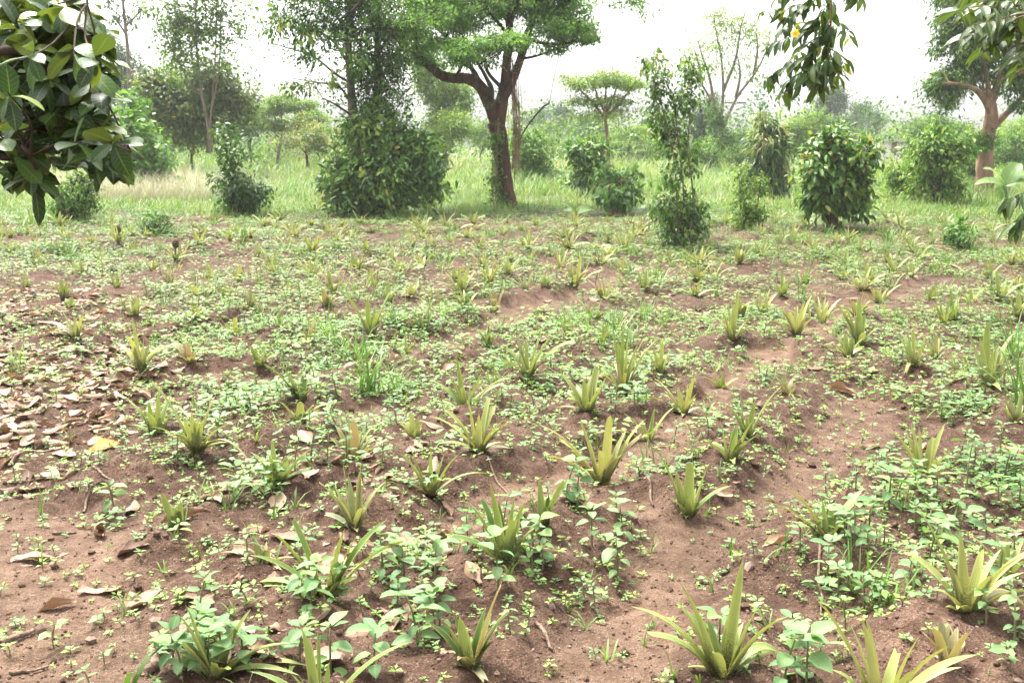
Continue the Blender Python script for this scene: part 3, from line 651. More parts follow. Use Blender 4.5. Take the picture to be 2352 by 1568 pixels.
pine_info = []
def far_label(u, v, st):
    a, b = far_label0(u, v); w = {'g': 'green', 'G': 'dark green', 'y': 'yellow-green', 'Y': 'pale yellow', 's': 'silvery', 'o': 'olive', 'd': 'brownish'}[st]
    return a.replace('pineapple plant', w + ' pineapple plant'), b
def far_label0(u, v):
    if v < 556:
        where = ('left of the tall vine-covered tree' if u < 800 else 'in front of the forked tree' if u < 1480 else 'below the row of bushes')
        return 'tiny spiky pineapple plant in the farthest rows ' + where, 'pineapple plants in the farthest rows'
    if v < 640:
        where = ('near the leafy branch side' if u < 420 else 'below the dark shrubs' if u < 900 else 'below the forked tree trunk' if u < 1480 else 'around the slender vine shrub')
        return 'small pineapple plant in the back rows ' + where, 'pineapple plants in the back rows'
    where = ('just behind the leaf litter' if u < 420 else 'among dense weeds left of centre' if u < 980 else 'around the bare patch in mid-field' if u < 1480 else 'in the rows beyond the furrow')
    return 'small pineapple plant ' + where, 'pineapple plants in the middle rows'
for i, (u, v, tips, st, lab) in enumerate(PINES):
    rng = np.random.default_rng(1000 + i)
    p = at(u, v, 0.09)
    for _ in range(3): p = at(u, v, H1(p[0], p[1]))
    B = np.array([p[0], p[1], H1(p[0], p[1]) - .012])
    D = p[1]; px = ppm(D)
    w0 = float(np.clip((.037 if D < 7 else .040) + .006 * rng.normal(), .027, .05))
    leaves = []
    hmax = max(v - min(t[1] for t in tips), 12) / px
    for (tu, tv) in tips:
        dy = rng.uniform(-.16, .16) * (.35 + hmax) if D < 12 else rng.uniform(-.1, .1)
        T = atY(tu, tv, D + dy)
        T[2] = max(T[2], H1(T[0], T[1]) + .008)
        leaves.append((T, w0 * rng.uniform(.8, 1.2)))
    nf = rng.integers(5, 9) if D < 9 else rng.integers(6, 10)                                # leaves that the picture shows end-on
    for k in range(nf):
        a = rng.uniform(0, 6.28); rr = hmax * rng.uniform(.25, .75); hh = hmax * rng.uniform(.35, .85)
        if rng.random() < .25: hh *= .25
        leaves.append((B + np.array([math.cos(a) * rr * .8, math.sin(a) * rr, hh]), w0 * rng.uniform(.65, 1.0)))
    t0 = TINT[st]
    detailed = lab is not None and v > 690
    label, grp = (lab, 'pineapple plants of the field') if lab else far_label(u, v, st)
    if detailed:
        root = thing('pineapple_plant', label, 'pineapple plant', B, grp)
    else:
        acc = MB()
    for k, (T, w) in enumerate(leaves):
        ang = rng.uniform(0, 6.28)
        hor = T[:2] - B[:2]
        off = nrm(np.array([hor[0], hor[1], 0]) + 1e-5) * w * .45
        cut = rng.random() < (.75 if st in 'do' else .34)
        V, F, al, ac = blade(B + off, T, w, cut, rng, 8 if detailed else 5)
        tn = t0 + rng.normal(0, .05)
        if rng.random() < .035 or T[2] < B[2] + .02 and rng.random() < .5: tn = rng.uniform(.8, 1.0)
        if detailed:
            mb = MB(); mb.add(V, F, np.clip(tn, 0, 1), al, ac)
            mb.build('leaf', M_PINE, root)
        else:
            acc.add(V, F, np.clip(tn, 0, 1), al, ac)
    if not detailed:
        tag(acc.build('pineapple_plant', M_PINE), label, 'pineapple plant', grp)
    pine_info.append((B, lab))

# two of the far plants carry a small brown fruit
m, nt, out = _mat('pineapple_fruit'); nz = N(nt, 'ShaderNodeTexVoronoi'); nz.inputs['Scale'].default_value = 60
nt.links.new(principled(nt, ramp(nt, nz.outputs['Distance'], [(0, (.24, .15, .07)), (.6, (.07, .04, .02))]), .7, .2, bump(nt, nz.outputs['Distance'], .01, .8)), out.inputs[0]); M_FRUIT = m
for (u, v, lab) in ((272, 560, 'pineapple plant with a brown fruit on a stalk at the back left'), (404, 604, 'pineapple plant with a brown fruit before the small rounded bush')):
    rng = np.random.default_rng(int(u)); p = at(u, v, .05)
    for _ in range(3): p = at(u, v, H1(p[0], p[1]))
    B = np.array([p[0], p[1], H1(p[0], p[1]) - .01]); root = thing('pineapple_plant', lab, 'pineapple plant', B, 'pineapple plants with fruit')
    for k in range(11):
        a = k * 2.4; T = B + np.array([math.cos(a) * rng.uniform(.1, .3), math.sin(a) * rng.uniform(.1, .3), rng.uniform(.06, .3)])
        V, F, al, ac = blade(B, T, .036, False, rng, 5); mb = MB(); mb.add(V, F, .4, al, ac); mb.build('leaf', M_PINE, root)
    mb = MB(); V, F, al, ac = tube([B, B + [0, 0, .1], B + [.01, 0, .18]], [.014, .012, .012], 6); mb.add(V, F); mb.build('stalk', M_PINE, root)
    mb = MB(); V, F, al, ac = tube([B + np.array([.01, 0, z]) for z in (.17, .18, .205, .24, .27, .285, .295)], [.015, .032, .043, .045, .037, .024, .008], 10, rng, .05); mb.add(V, F); mb.build('fruit', M_FRUIT, root)

# ---------------------------------------------------------------- weeds and grass of the field
M_WEED = mat_leaf('weed_leaf', [(0, (.060, .125, .040)), (.35, (.105, .205, .075)), (.6, (.16, .27, .105)), (.8, (.18, .29, .065)), (1, (.24, .32, .075))], .55, .3, .33, veins=.35, nsc=30, namt=.25)
M_WEEDFAR = mat_leaf('weed_leaf_far', [(0, (.060, .105, .032)), (.4, (.12, .185, .055)), (.7, (.175, .25, .07)), (1, (.27, .31, .10))], .55, .3, .33, nsc=3, namt=.35)
M_STEM = mat_leaf('weed_stem', [(0, (.09, .12, .04)), (1, (.16, .15, .07))], .6, .2, 0.0)
M_GRASS = mat_leaf('grass_blade', [(0, (.055, .12, .025)), (.5, (.11, .195, .04)), (.8, (.18, .25, .065)), (1, (.34, .30, .15))], .5, .3, .32, nsc=2, namt=.3)

def weed_plan(rng, h, L):
    """stem line and leaves (position, direction, length, width) of one broad-leaved weed, foot at the origin"""
    lean = rng.normal(0, .12, 2)
    stem = [np.array([lean[0] * t * t * h, lean[1] * t * t * h, t * h]) for t in np.linspace(0, 1, 4)]
    lv = []
    tiers = 2 if h < .07 else 3 if h < .13 else 4
    a0 = rng.uniform(0, 6.28)
    for k in range(tiers):
        f = 1 - k * .26
        nl = 4 if k == 0 else 2
        for j in range(nl):
            a = a0 + k * 1.5 + j * 6.283 / nl + rng.normal(0, .25)
            el = rng.uniform(.0, .45) - k * .12 + (.35 if k == 0 and j > 1 else 0)
            d = np.array([math.cos(a) * math.cos(el), math.sin(a) * math.cos(el), math.sin(el)])
            s = (1.0 if k < 2 else .75) * rng.uniform(.75, 1.15) * (.6 if k == 0 and j > 1 else 1)
            p = np.array([lean[0] * f * f * h, lean[1] * f * f * h, f * h]) + d * L * .12
            lv.append((p, d, L * s, L * s * rng.uniform(.56, .70)))
    return stem, lv
def weed_template(rng, h, L, rich):
    mb = MB(); stem, lv = weed_plan(rng, h, L)
    V, F, al, ac = tube(stem, [h * .022 + .0012] * 4, 3)
    mb.add(V, [F[0]], .3, al, ac, 1)
    for p, d, l, w in lv:
        place(mb, T_LEAF if rich else T_LEAF2, p, d[None], np.array([[rng.normal(0, .25), rng.normal(0, .25), 1.0]]), l, w, rng.uniform(-.16, .16), 0)
    return as_template(mb)
rng = np.random.default_rng(5)
WT = [weed_template(rng, rng.uniform(.09, .17), rng.uniform(.055, .072), True) for _ in range(8)]       # upright weeds
WS = [weed_template(rng, rng.uniform(.012, .035), rng.uniform(.017, .026), False) for _ in range(7)]    # seedlings
def tri_template(rng, s=1.0):                                                                           # a spreading patch plant: many low leaves
    mb = MB()
    for k in range(11):
        a = rng.uniform(0, 6.28); r = .15 * math.sqrt(rng.random()) * s; z = rng.uniform(.02, .11) * s
        el = rng.uniform(-.15, .4); b = rng.uniform(0, 6.28)
        d = np.array([[math.cos(b) * math.cos(el), math.sin(b) * math.cos(el), math.sin(el)]])
        L = rng.uniform(.04, .062) * s
        place(mb, T_LEAF2, np.array([math.cos(a) * r, math.sin(a) * r, z]), d, np.array([[rng.normal(0, .3), rng.normal(0, .3), 1.0]]), L, L * .55, rng.uniform(-.2, .2), 0)
    return as_template(mb)
WP = [tri_template(rng) for _ in range(8)]
def tuft_template(rng, n, L, w, spread=.6, r0=.015):
    mb = MB()
    a = rng.uniform(0, 6.28, n); el = rng.uniform(1.5 - spread, 1.5, n)
    D = np.stack([np.cos(a) * np.cos(el), np.sin(a) * np.cos(el), np.sin(el)], -1)
    Nn = np.stack([-np.cos(a) * np.sin(el), -np.sin(a) * np.sin(el), np.cos(el)], -1)
    P = np.stack([rng.normal(0, r0, n), rng.normal(0, r0, n), np.zeros(n)], -1)
    place(mb, T_BLADE, P, D, Nn, L * rng.uniform(.55, 1.1, n), w * rng.uniform(.7, 1.2, n), rng.uniform(-.18, .18, n), 0, Z=L * rng.uniform(.3, 1.3, n))
    return as_template(mb)
GS = [tuft_template(rng, int(rng.integers(3, 6)), rng.uniform(.05, .11), .0055, .9, .004) for _ in range(7)]
GT = [tuft_template(rng, 16, .26, .008, 1.0, .03) for _ in range(5)]

CLUMPS = [  # thick weed patches: u, v, radius in the picture, strength
 (930,1330,110,1.0),(1290,1210,120,1.0),(1180,1330,100,.9),(2070,1170,110,1.0),(1960,1290,100,.9),(2290,1080,110,1.2),(2300,1180,90,1),(450,1520,90,.9),(960,1440,80,.8),(700,1420,90,.8),
 (620,1170,80,1.2),(430,1080,90,.9),(560,960,90,1.2),(840,830,140,1.5),(900,900,120,1.4),(640,880,120,1.3),(960,780,110,1.1),(330,1000,60,.9),(870,1010,70,.9),(1560,1000,70,.8),(1460,1130,70,.8),
 (1330,880,80,.9),(1720,880,70,.8),(1110,860,80,1.1),(1230,920,60,1),(760,1130,60,.9),(2000,1420,90,.8),(2200,960,90,1.0),(1990,880,60,.5),(2330,1560,80,.9),(1830,1560,60,.9),(250,860,70,.6),(130,830,60,.5),
 (1080,1180,60,.5),(1420,1260,90,.7),(1260,1000,60,.5),(740,990,60,1.0),(2160,1250,80,.9),(1700,960,60,.6),(500,720,120,1.0),(700,700,140,1.0),(300,720,100,.8)]
CW = [(at(u, v)[:2], r / ppm(at(u, v)[1]), s) for u, v, r, s in CLUMPS]
LITTER = _g([(-200, 1010), (60, 950), (180, 880), (120, 760), (30, 690)])
def litter_mask(x, y):
    d = np.full(np.shape(x), 1e9)
    for (ax, ay), (bx, by) in zip(LITTER[:-1], LITTER[1:]):
        t = np.clip(((x - ax) * (bx - ax) + (y - ay) * (by - ay)) / ((bx - ax) ** 2 + (by - ay) ** 2), 0, 1)
        d = np.minimum(d, np.hypot(x - ax - t * (bx - ax), y - ay - t * (by - ay)))
    return 1 - sstep(.45, 1.0, d + .5 * (vnoise(x * 2, y * 2, 41) - .5))
def weed_dens(x, y):
    x = np.asarray(x, float); y = np.asarray(y, float)
    base = .22 + .50 * sstep(4.5, 9, y) + .15 * sstep(11, 17, y)
    c = np.zeros_like(x)
    for (p, r, s) in CW:
        c = np.maximum(c, s * np.exp(-((x - p[0]) ** 2 + (y - p[1]) ** 2) / (2 * (r * .75) ** 2)))
    pat = sstep(.40, .66, .6 * vnoise(x * 1.5, y * 1.5, 51) + .4 * vnoise(x * 4, y * 4, 52))
    base = base + .45 * sstep(12, 16, y) * sstep(.10, .20, x / np.maximum(y, .1)) + .25 * sstep(12, 17, y) * sstep(.05, .2, -x / np.maximum(y, .1))
    d = np.maximum(base * (.25 + .95 * pat), c)
    return d * (1 - .93 * path_mask(x, y)) * (1 - .75 * litter_mask(x, y))
def sample(rng, n, y0, y1, dens, half=.60, pad=.5):
    """n tries spread evenly over the ground between two distances; kept by density"""
    y = np.sqrt(rng.uniform(y0 * y0, y1 * y1, n)); x = rng.uniform(-1, 1, n) * (y * half + pad)
    k = rng.random(n) < dens(x, y)
    return x[k], y[k]
mbw = MB(); mbwf = MB(); mbgr = MB()
rng = np.random.default_rng(8)
def put(mb, TPL, x, y, sc, tint, tilt=.12, zs=1.0):
    P = np.stack([x, y, H(x, y) - .003], -1); n = len(x); t = rng.integers(0, len(TPL), n)
    for k in range(len(TPL)):
        s = t == k
        stamp(mb, TPL[k], P[s], rng.uniform(0, 6.28, s.sum()), sc[s], rng, tilt, tint[s], zs)
# small upright weeds near, and seedlings everywhere near
x, y = sample(rng, 3400, 2.6, 9, lambda a, b: weed_dens(a, b) * .9); put(mbw, WT, x, y, rng.uniform(.30, .8, len(x)), rng.uniform(.25, .8, len(x)))
x, y = sample(rng, 24000, 2.5, 9.5, lambda a, b: np.clip(.18 + weed_dens(a, b) * .6 + .25 * (vnoise(a * 2.4, b * 2.4, 61) > .62), 0, 1) * (1 - .45 * path_mask(a, b))); put(mbw, WS, x, y, rng.uniform(.55, 1.35, len(x)), rng.uniform(.55, .95, len(x)))
x, y = sample(rng, 4200, 2.5, 10, lambda a, b: np.clip(.12 + weed_dens(a, b) * .6, 0, 1)); put(mbgr, GS, x, y, rng.uniform(.6, 1.5, len(x)), rng.uniform(.3, .75, len(x)))
# spreading patches: from the middle rows on they make the green carpet
x, y = sample(rng, 4400, 4.2, 9, lambda a, b: np.clip(weed_dens(a, b) * .55, 0, 1)); put(mbw, WP, x, y, rng.uniform(.5, 1.1, len(x)), rng.uniform(.25, .85, len(x)), zs=.8)
x, y = sample(rng, 9200, 9, 15, lambda a, b: np.clip(weed_dens(a, b) * .75, 0, 1)); put(mbwf, WP, x, y, rng.uniform(.6, 1.3, len(x)), rng.uniform(.1, .9, len(x)), zs=.65)
x, y = sample(rng, 2600, 9, 15, lambda a, b: np.clip(weed_dens(a, b) * .75, 0, 1)); put(mbwf, WT, x, y, rng.uniform(.5, 1.0, len(x)), rng.uniform(.0, .6, len(x)))
x, y = sample(rng, 14500, 14, 27, lambda a, b: np.clip(weed_dens(a, b) * .8, 0, 1)); put(mbwf, WP, x, y, rng.uniform(.8, 1.7, len(x)), rng.uniform(.0, .75, len(x)), zs=.5)
x, y = sample(rng, 4200, 6, 26, lambda a, b: np.clip(weed_dens(a, b) * .45, 0, 1)); put(mbgr, GT, x, y, rng.uniform(.4, 1.1, len(x)), rng.uniform(.1, .8, len(x)))
x, y = sample(rng, 2600, 13, 25, lambda a, b: .75 * sstep(.08, .2, a / b) + .2); put(mbgr, GT, x, y, rng.uniform(.4, .9, len(x)), rng.uniform(.2, .8, len(x)))
tag(mbw.build('field_weeds', [M_WEED, M_STEM]), 'low broad-leaved weeds and seedlings covering the soil between the pineapples', None, None, 'stuff')
tag(mbwf.build('field_weeds', [M_WEEDFAR, M_STEM]), 'green carpet of weeds over the far rows of the field', None, None, 'stuff')
tag(mbgr.build('field_grass', [M_GRASS]), 'thin grass shoots scattered among the pineapples', None, None, 'stuff')

# single weeds that can be picked out
def mk_leafs(tints, L, W, prof, mat, droops=(.1, .3, .5), fold=.14, wav=0.03, ns=5, name='leaf'):
    out = []
    for t in tints:
        for d in droops:
            mb = MB(); V, F, al, ac = leaf_grid(L, W, ns, prof, d, fold, wav, phase=d * 9 + t * 5); mb.add(V, F, t, al, ac)
            out.append(mb.mesh(name, mat))
    return out
WEEDLEAF = mk_leafs((.3, .45, .6, .7), 1.0, .64, None, M_WEED)
def orient(o, P, D, Nn, s):
    D = nrm(D); S = nrm(np.cross(Nn, D)); U = np.cross(D, S)
    M = Matrix(((D[0], S[0], U[0], P[0]), (D[1], S[1], U[1], P[1]), (D[2], S[2], U[2], P[2]), (0, 0, 0, 1)))
    return M @ Matrix.Diagonal((s[0], s[1], s[2], 1))
def child_at(name, me, parent, Mw):
    o = bpy.data.objects.new(name, me); COL.objects.link(o); o.parent = parent
    o.matrix_parent_inverse = Matrix.Translation(-Vector(parent.location))
    o.matrix_basis = Mw
    return o
near_pines = [(B, lab) for B, lab in pine_info if lab]
def rel_phrase(P):
    d = [np.hypot(B[0] - P[0], B[1] - P[1]) for B, _ in near_pines]; k = int(np.argmin(d)); B, lab = near_pines[k]
    dx, dy = P[0] - B[0], P[1] - B[1]
    return ('left of the ' if dx < 0 else 'right of the ') + lab if abs(dx) > abs(dy) else ('behind the ' if dy > 0 else 'before the ') + lab
def nearest_phrase(P):
    d = [np.hypot(B[0] - P[0], B[1] - P[1]) for B, _ in near_pines]
    return near_pines[int(np.argmin(d))][1]
rng = np.random.default_rng(77)
cand = []
x, y = sample(rng, 5200, 2.65, 6.2, lambda a, b: np.clip(weed_dens(a, b) - .25, 0, 1))
u_, v_ = proj(np.stack([x, y, np.zeros_like(x)], -1))
ok = (u_ > 250) & (u_ < 2350) & (v_ < 1600)
x, y = x[ok], y[ok]
sel = []
for a, b in zip(x, y):
    if all((a - c) ** 2 + (b - d) ** 2 > .075 ** 2 for c, d in sel): sel.append((a, b))
    if len(sel) >= 230: break
BIGW = [(400,1545,.11,.082),(440,1525,.12,.085),(480,1570,.11,.085),(510,1535,.10,.082),(560,1555,.10,.081),(420,1570,.10,.082),(1145,1380,.2,.085),(960,1470,.17,.09),(1000,1440,.14,.08),(715,1430,.14,.09),(760,1560,.15,.085),(690,1545,.12,.08),
        (880,1330,.16,.075),(930,1350,.17,.08),(1000,1370,.2,.085),(1300,1190,.16,.075),(1360,1260,.15,.075),(1420,1300,.15,.075),(1240,1300,.17,.075),(860,1560,.13,.08),(1650,1530,.12,.08),(2130,1330,.16,.085),(2040,1180,.17,.085),(1960,1290,.17,.08),(1900,1330,.15,.08),(2200,1240,.16,.08),(1850,1600,.16,.09),(1800,1590,.15,.09)]
weeds = [(*gnd(u, v)[:2], h, L) for u, v, h, L in BIGW] + [(a, b, rng.uniform(.07, .16), rng.uniform(.045, .07)) for a, b in sel]
for i, (a, b, h, L) in enumerate(weeds):
    P = np.array([a, b, H1(a, b) - .004])
    lab = ('large round-leafed weed ' if L > .08 else 'tall weed ' if h > .125 else 'short weed ' if h < .095 else 'middling weed ') + rel_phrase(P)
    words = lab.split()
    if len(words) > 16: lab = ' '.join(words[:16])
    stem, lv = weed_plan(rng, h, L)
    parted = i < len(BIGW) or b < 4.4 and i < 150
    mb = MB(); V, F, al, ac = tube(np.array(stem) + P, [.0022 + h * .012, .002 + h * .01, .002 + h * .008, .0018], 5); mb.add(V, F, rng.random(), al, ac)
    if parted:
        root = thing('broadleaf_weed', lab, 'weed', P, 'single weeds among the pineapples')
        mb.build('stem', M_STEM, root)
        for p, d, l, w in lv:
            Nn = np.array([rng.normal(0, .2), rng.normal(0, .2), 1.0])
            child_at('leaf', WEEDLEAF[rng.integers(len(WEEDLEAF))], root, orient(None, P + p, d, Nn, (l, l * rng.uniform(.85, 1.1), l)))
    else:
        mb2 = MB(); mb2.add(V, F, rng.random(), al, ac, 1)
        for p, d, l, w in lv:
            place(mb2, T_LEAF, P + p, d[None], np.array([[rng.normal(0, .2), rng.normal(0, .2), 1.0]]), l, w, rng.uniform(.2, .7), 0)
        tag(mb2.build('broadleaf_weed', [M_WEED, M_STEM]), lab, 'weed', 'single weeds among the pineapples')

# grass tufts that stand out
TUFTS = [(845,905,.42,40,'big bright grass tuft in the thick weeds left of centre'),(820,830,.38,14,'tall broad-bladed grass shoot above the thick weeds'),(290,1575,.22,3,'pair of broad green blades at the bottom edge near the path'),
         (2330,820,.55,26,'tall drooping grass clump at the right edge'),(2345,960,.5,22,'grass clump among weeds low at the right edge'),(1845,690,.45,12,'tall thin grass stalk behind the pale pineapples'),(1590,600,.4,26,'grass tuft in front of the slender vine shrub'),
         (2040,560,.45,40,'bright grass tuft on the field right of the round bush'),(1440,790,.25,18,'small grass tuft in the middle of the field'),(1950,1330,.2,12,'grass tuft between weeds near the bottom right'),(2010,1370,.2,12,'low grass sprout beside weeds above the bottom right plants'),
         (160,590,.4,26,'grass tuft at the left edge of the back rows'),(560,560,.45,24,'grass tuft below the small dark shrub'),(975,520,.4,20,'grass tuft right of the big coffee bush foot'),(1500,1060,.14,7,'tiny grass sprout beside the slender pineapple'),(1790,1290,.16,9,'grass sprout below the star-shaped pineapple'),
         (2060,1400,.18,10,'grass sprout left of the cut pineapple stump'),(600,1330,.12,6,'grass sprout by the withered pineapple'),(530,1180,.16,9,'grass sprout among dry leaves left of the centre')]
for (u, v, L, n, lab) in TUFTS:
    P = gnd(u, v); mb = MB(); t = tuft_template(rng, n, L, (.012 if L > .3 else .008) if n > 5 else .022, .8 if n > 5 else .35, .03 if n > 5 else .012)
    stamp(mb, t, P[None], np.array([rng.uniform(0, 6.28)]), np.array([1.0]), rng, 0, np.array([.35]))
    tag(mb.build('grass_tuft', M_GRASS), lab, 'grass tuft', 'grass tufts standing out in the field')

# ---------------------------------------------------------------- fallen leaves and sticks
m, nt, out = _mat('dry_leaf')
ac = math_(nt, 'ABSOLUTE', attr(nt, 'ac'))
col = ramp(nt, attr(nt, 'tint'), [(0, (.075, .038, .023)), (.35, (.16, .088, .052)), (.7, (.27, .165, .102)), (.93, (.38, .27, .185)), (1, (.62, .20, .02))])
nz = noise(nt, 26, 4, .6); col = mix(nt, .5, col, ramp(nt, nz, [(0.3, .55), (0.72, 1.35)]), 'MULTIPLY')
sv = math_(nt, 'SINE', math_(nt, 'SUBTRACT', math_(nt, 'MULTIPLY', attr(nt, 'al'), 60.0), math_(nt, 'MULTIPLY', ac, 10.0)))
col = mix(nt, math_(nt, 'MULTIPLY', math_(nt, 'LESS_THAN', ac, .06), .5), col, (.42, .30, .2))
leafy(nt, out, col, .6, .3, .12, (1.1, .9, .6), bump(nt, sv, .002, .2))
M_DRY = m
def dry_mesh(rng, tint, curl, length=1.0):
    mb = MB(); ns, na = 7, 3
    V, al, ac_ = [], [], []
    W = rng.uniform(.42, .58); bend = rng.uniform(-.5, .7); tw = rng.uniform(-.8, .8); ph = rng.uniform(0, 6)
    torn = rng.random() < .35
    for i in range(ns + 1):
        t = i / ns
        w = W * .5 * max(.02, math.sin(math.pi * min(1, (t * .97 + .015)) ** .85) ** .7)
        if torn and t > .8: w = max(w, W * .22)
        for j in range(-na, na + 1):
            c = j / na; th = c * curl * (1 + .4 * math.sin(t * 5 + ph)) + tw * (t - .5)
            r = w / max(abs(curl), .05)
            y = math.sin(th) * r; z = (1 - math.cos(th)) * r * (1 if curl > 0 else -1)
            V.append((t * length - .5 * length, y, z + bend * .35 * (t - .5) ** 2 + .02 * math.sin(t * 14 + ph + c * 3))); al.append(t); ac_.append(c)
    mm = 2 * na + 1
    F = np.array([[i * mm + j, (i + 1) * mm + j, (i + 1) * mm + j + 1, i * mm + j + 1] for i in range(ns) for j in range(mm - 1)])
    V = np.array(V); V[:, 2] -= V[:, 2].min()
    mb.add(V, F, tint, np.array(al), np.array(ac_))
    return mb
rng = np.random.default_rng(21)
DPAR = [(rng.choice([.12, .3, .45, .6, .75, .85]), rng.choice([.35, .7, 1.1, 1.6, 2.4, -.6, -1.1])) for _ in range(34)]
DRY = [dry_mesh(rng, a, b) for a, b in DPAR]
DLOOK = [('flat ' if abs(b) < .5 else 'rolled ' if b > 2 else 'arched ' if b < 0 else 'curled ') + ('dark brown' if a < .2 else 'brown' if a < .5 else 'tan' if a < .7 else 'pale tan') for a, b in DPAR]
DRYM = [d.mesh('dry_leaf', M_DRY) for d in DRY]
LCL = [(at(u, v)[:2], r / ppm(at(u, v)[1]), s) for u, v, r, s in [(60,1010,90,1),(150,1060,80,1),(90,1120,70,.9),(200,900,80,.9),(60,860,80,.9),(40,760,70,.8),(120,690,60,.5),(540,1170,60,.9),(470,1190,50,.7),(620,1190,50,.6),(330,1270,45,.7),(350,1390,55,.8),(290,1400,40,.6),(440,1420,45,.6),(500,1480,50,.5),(300,1200,40,.5),(280,850,60,.6),(380,900,40,.4),(230,800,50,.6),(40,1290,35,.5),(560,1110,40,.5),(180,990,70,1.0)]]
def litter_clusters(x, y):
    c = np.zeros_like(x)
    for p, r, s in LCL: c = np.maximum(c, s * np.exp(-((x - p[0]) ** 2 + (y - p[1]) ** 2) / (2 * (r * .7) ** 2)))
    return c * (.3 + .8 * vnoise(x * 5, y * 5, 73))
def litter_dens(x, y):
    edge = np.exp(-((x - (-.62 - .02 * y)) / .35) ** 2) * sstep(2.6, 3, y) * (1 - sstep(4.6, 5.6, y))
    return np.clip(litter_clusters(x, y) + litter_mask(x, y) * (.35 + .9 * vnoise(x * 2.2, y * 2.2, 71)) + .55 * edge * (vnoise(x * 3, y * 3, 72) > .42) + .012, 0, 1) * (1 - .8 * path_mask(x, y))
lx, ly = sample(rng, 12000, 2.7, 11, litter_dens, .55, .3)
u_, v_ = proj(np.stack([lx, ly, 0 * lx], -1))
ok = (u_ > -30) & (u_ < 2380) & (v_ < 1600); lx, ly = lx[ok], ly[ok]
order = np.argsort(np.hypot(lx, ly) - 1.2 * rng.random(len(lx)))
def dry_label(u, v, P, look, size):
    sz = 'small ' if size < .10 else 'large ' if size > .13 else ''
    if v > 1130 and u < 330: return sz + look + ' dry leaf beside the bare trodden path', 'dry leaves by the path'
    if u < 300 and v > 820:
        part = 'nearest the path' if v > 1040 else 'in its middle' if v > 930 else 'at its upper end'
        return sz + look + ' dry leaf in the litter under the branch, ' + part, 'dry leaves of the litter'
    if u < 300: return sz + look + ' dry leaf in the far part of the litter', 'dry leaves of the far litter'
    return ' '.join((look + ' dry leaf ' + rel_phrase(P)).split()[:16]), 'dry leaves among the pineapples'
def put_dry(x, y, s, me, yaw, group=True, label=None, lift=.004):
    z = H1(x, y); o = bpy.data.objects.new('dry_leaf', me); COL.objects.link(o)
    e = .06; gxn = (H1(x + e, y) - H1(x - e, y)) / (2 * e); gyn = (H1(x, y + e) - H1(x, y - e)) / (2 * e)
    nn = nrm(np.array([-gxn + rng.normal(0, .12), -gyn + rng.normal(0, .12), 1.0]))
    o.matrix_basis = orient(None, (x, y, z + lift), np.array([math.cos(yaw), math.sin(yaw), 0.0]) - nn * np.dot(nn, [math.cos(yaw), math.sin(yaw), 0.0]), nn, (s, s, s))
    u, v = proj(np.array([[x, y, z]]))
    l, g = dry_label(float(u[0]), float(v[0]), (x, y), DLOOK[DRYM.index(me)] if me in DRYM else '', s)
    return tag(o, label or ' '.join(l.split()[:16]), 'dry leaf', g)
for i in order[:280]:
    put_dry(lx[i], ly[i], rng.uniform(.08, .15), DRYM[rng.integers(len(DRYM))], rng.uniform(0, 6.28), lift=.004 + .02 * rng.random() * float(litter_mask(lx[i:i+1], ly[i:i+1])[0]))
DT = [dict(V=np.concatenate(d.V), T=np.concatenate(d.T), A=np.concatenate(d.A), C=np.concatenate(d.C), F=[(d.L[0].reshape(-1, 4), 0)]) for d in DRY]
mbl = MB()
ri = order[280:]; put(mbl, DT, lx[ri], ly[ri], rng.uniform(.08, .15, len(ri)), np.zeros(len(ri)), .25)
fx, fy = sample(rng, 11000, 2.6, 9, lambda a, b: np.clip(litter_dens(a, b) * .9 + .03, 0, 1), .55, .3); put(mbl, DT, fx, fy, rng.uniform(.010, .055, len(fx)), np.zeros(len(fx)), .3)
tag(mbl.build('leaf_litter', M_DRY), 'crumbled dry leaf litter and fragments on the soil', None, None, 'stuff')
SPECIAL = [(235,1028,.20,1.0,.5,.2,'large orange fallen leaf in the litter'),(228,1222,.19,.55,2.4,2.1,'long rolled-up tan leaf lying across the path edge'),(565,880,.12,.85,.4,.1,'pale flat dry leaf on bare soil left of the grass tuft'),(655,990,.13,.8,.4,.2,'pale rounded dry leaf on a small mound'),
           (1935,905,.2,.6,1.6,-.6,'long curled brown leaf in the upper furrow'),(2000,1020,.11,.7,.9,.3,'twisted tan leaf in the middle of the furrow'),(1985,1060,.11,.7,.8,1.2,'broad tan leaf lying at the furrow edge'),(1785,1275,.14,.75,1.1,.4,'bent tan leaf in front of the star-shaped pineapple'),
           (1655,1160,.13,.85,.8,.3,'dry tan leaf under the sparse pineapple'),(1870,1170,.12,.5,1.0,2.0,'brown cupped leaf behind the star-shaped pineapple'),(1340,1075,.13,.5,1.1,.7,'brown leaf behind the full yellow-green pineapple'),(130,1388,.13,.5,1.4,.3,'lone dark curled leaf in the middle of the bare path'),
           (330,1380,.17,.55,.7,1.3,'broad tan leaf standing on edge beside the path'),(230,1355,.15,.6,.3,.5,'flat oval tan leaf on the path edge'),(70,1275,.15,.62,.6,.2,'crumpled tan leaf left on the path'),(430,1230,.2,.5,2.4,.5,'long rolled leaf between the dark stub and the path')]
for u, v, s, t, c, yaw, lab in SPECIAL:
    p = gnd(u, v, .02); put_dry(p[0], p[1], s, dry_mesh(rng, t, c).mesh('dry_leaf', M_DRY), yaw, label=lab)
M_TWIG = mat_bark('dry_twig', (.10, .065, .045), (.30, .22, .16), 60, 1)
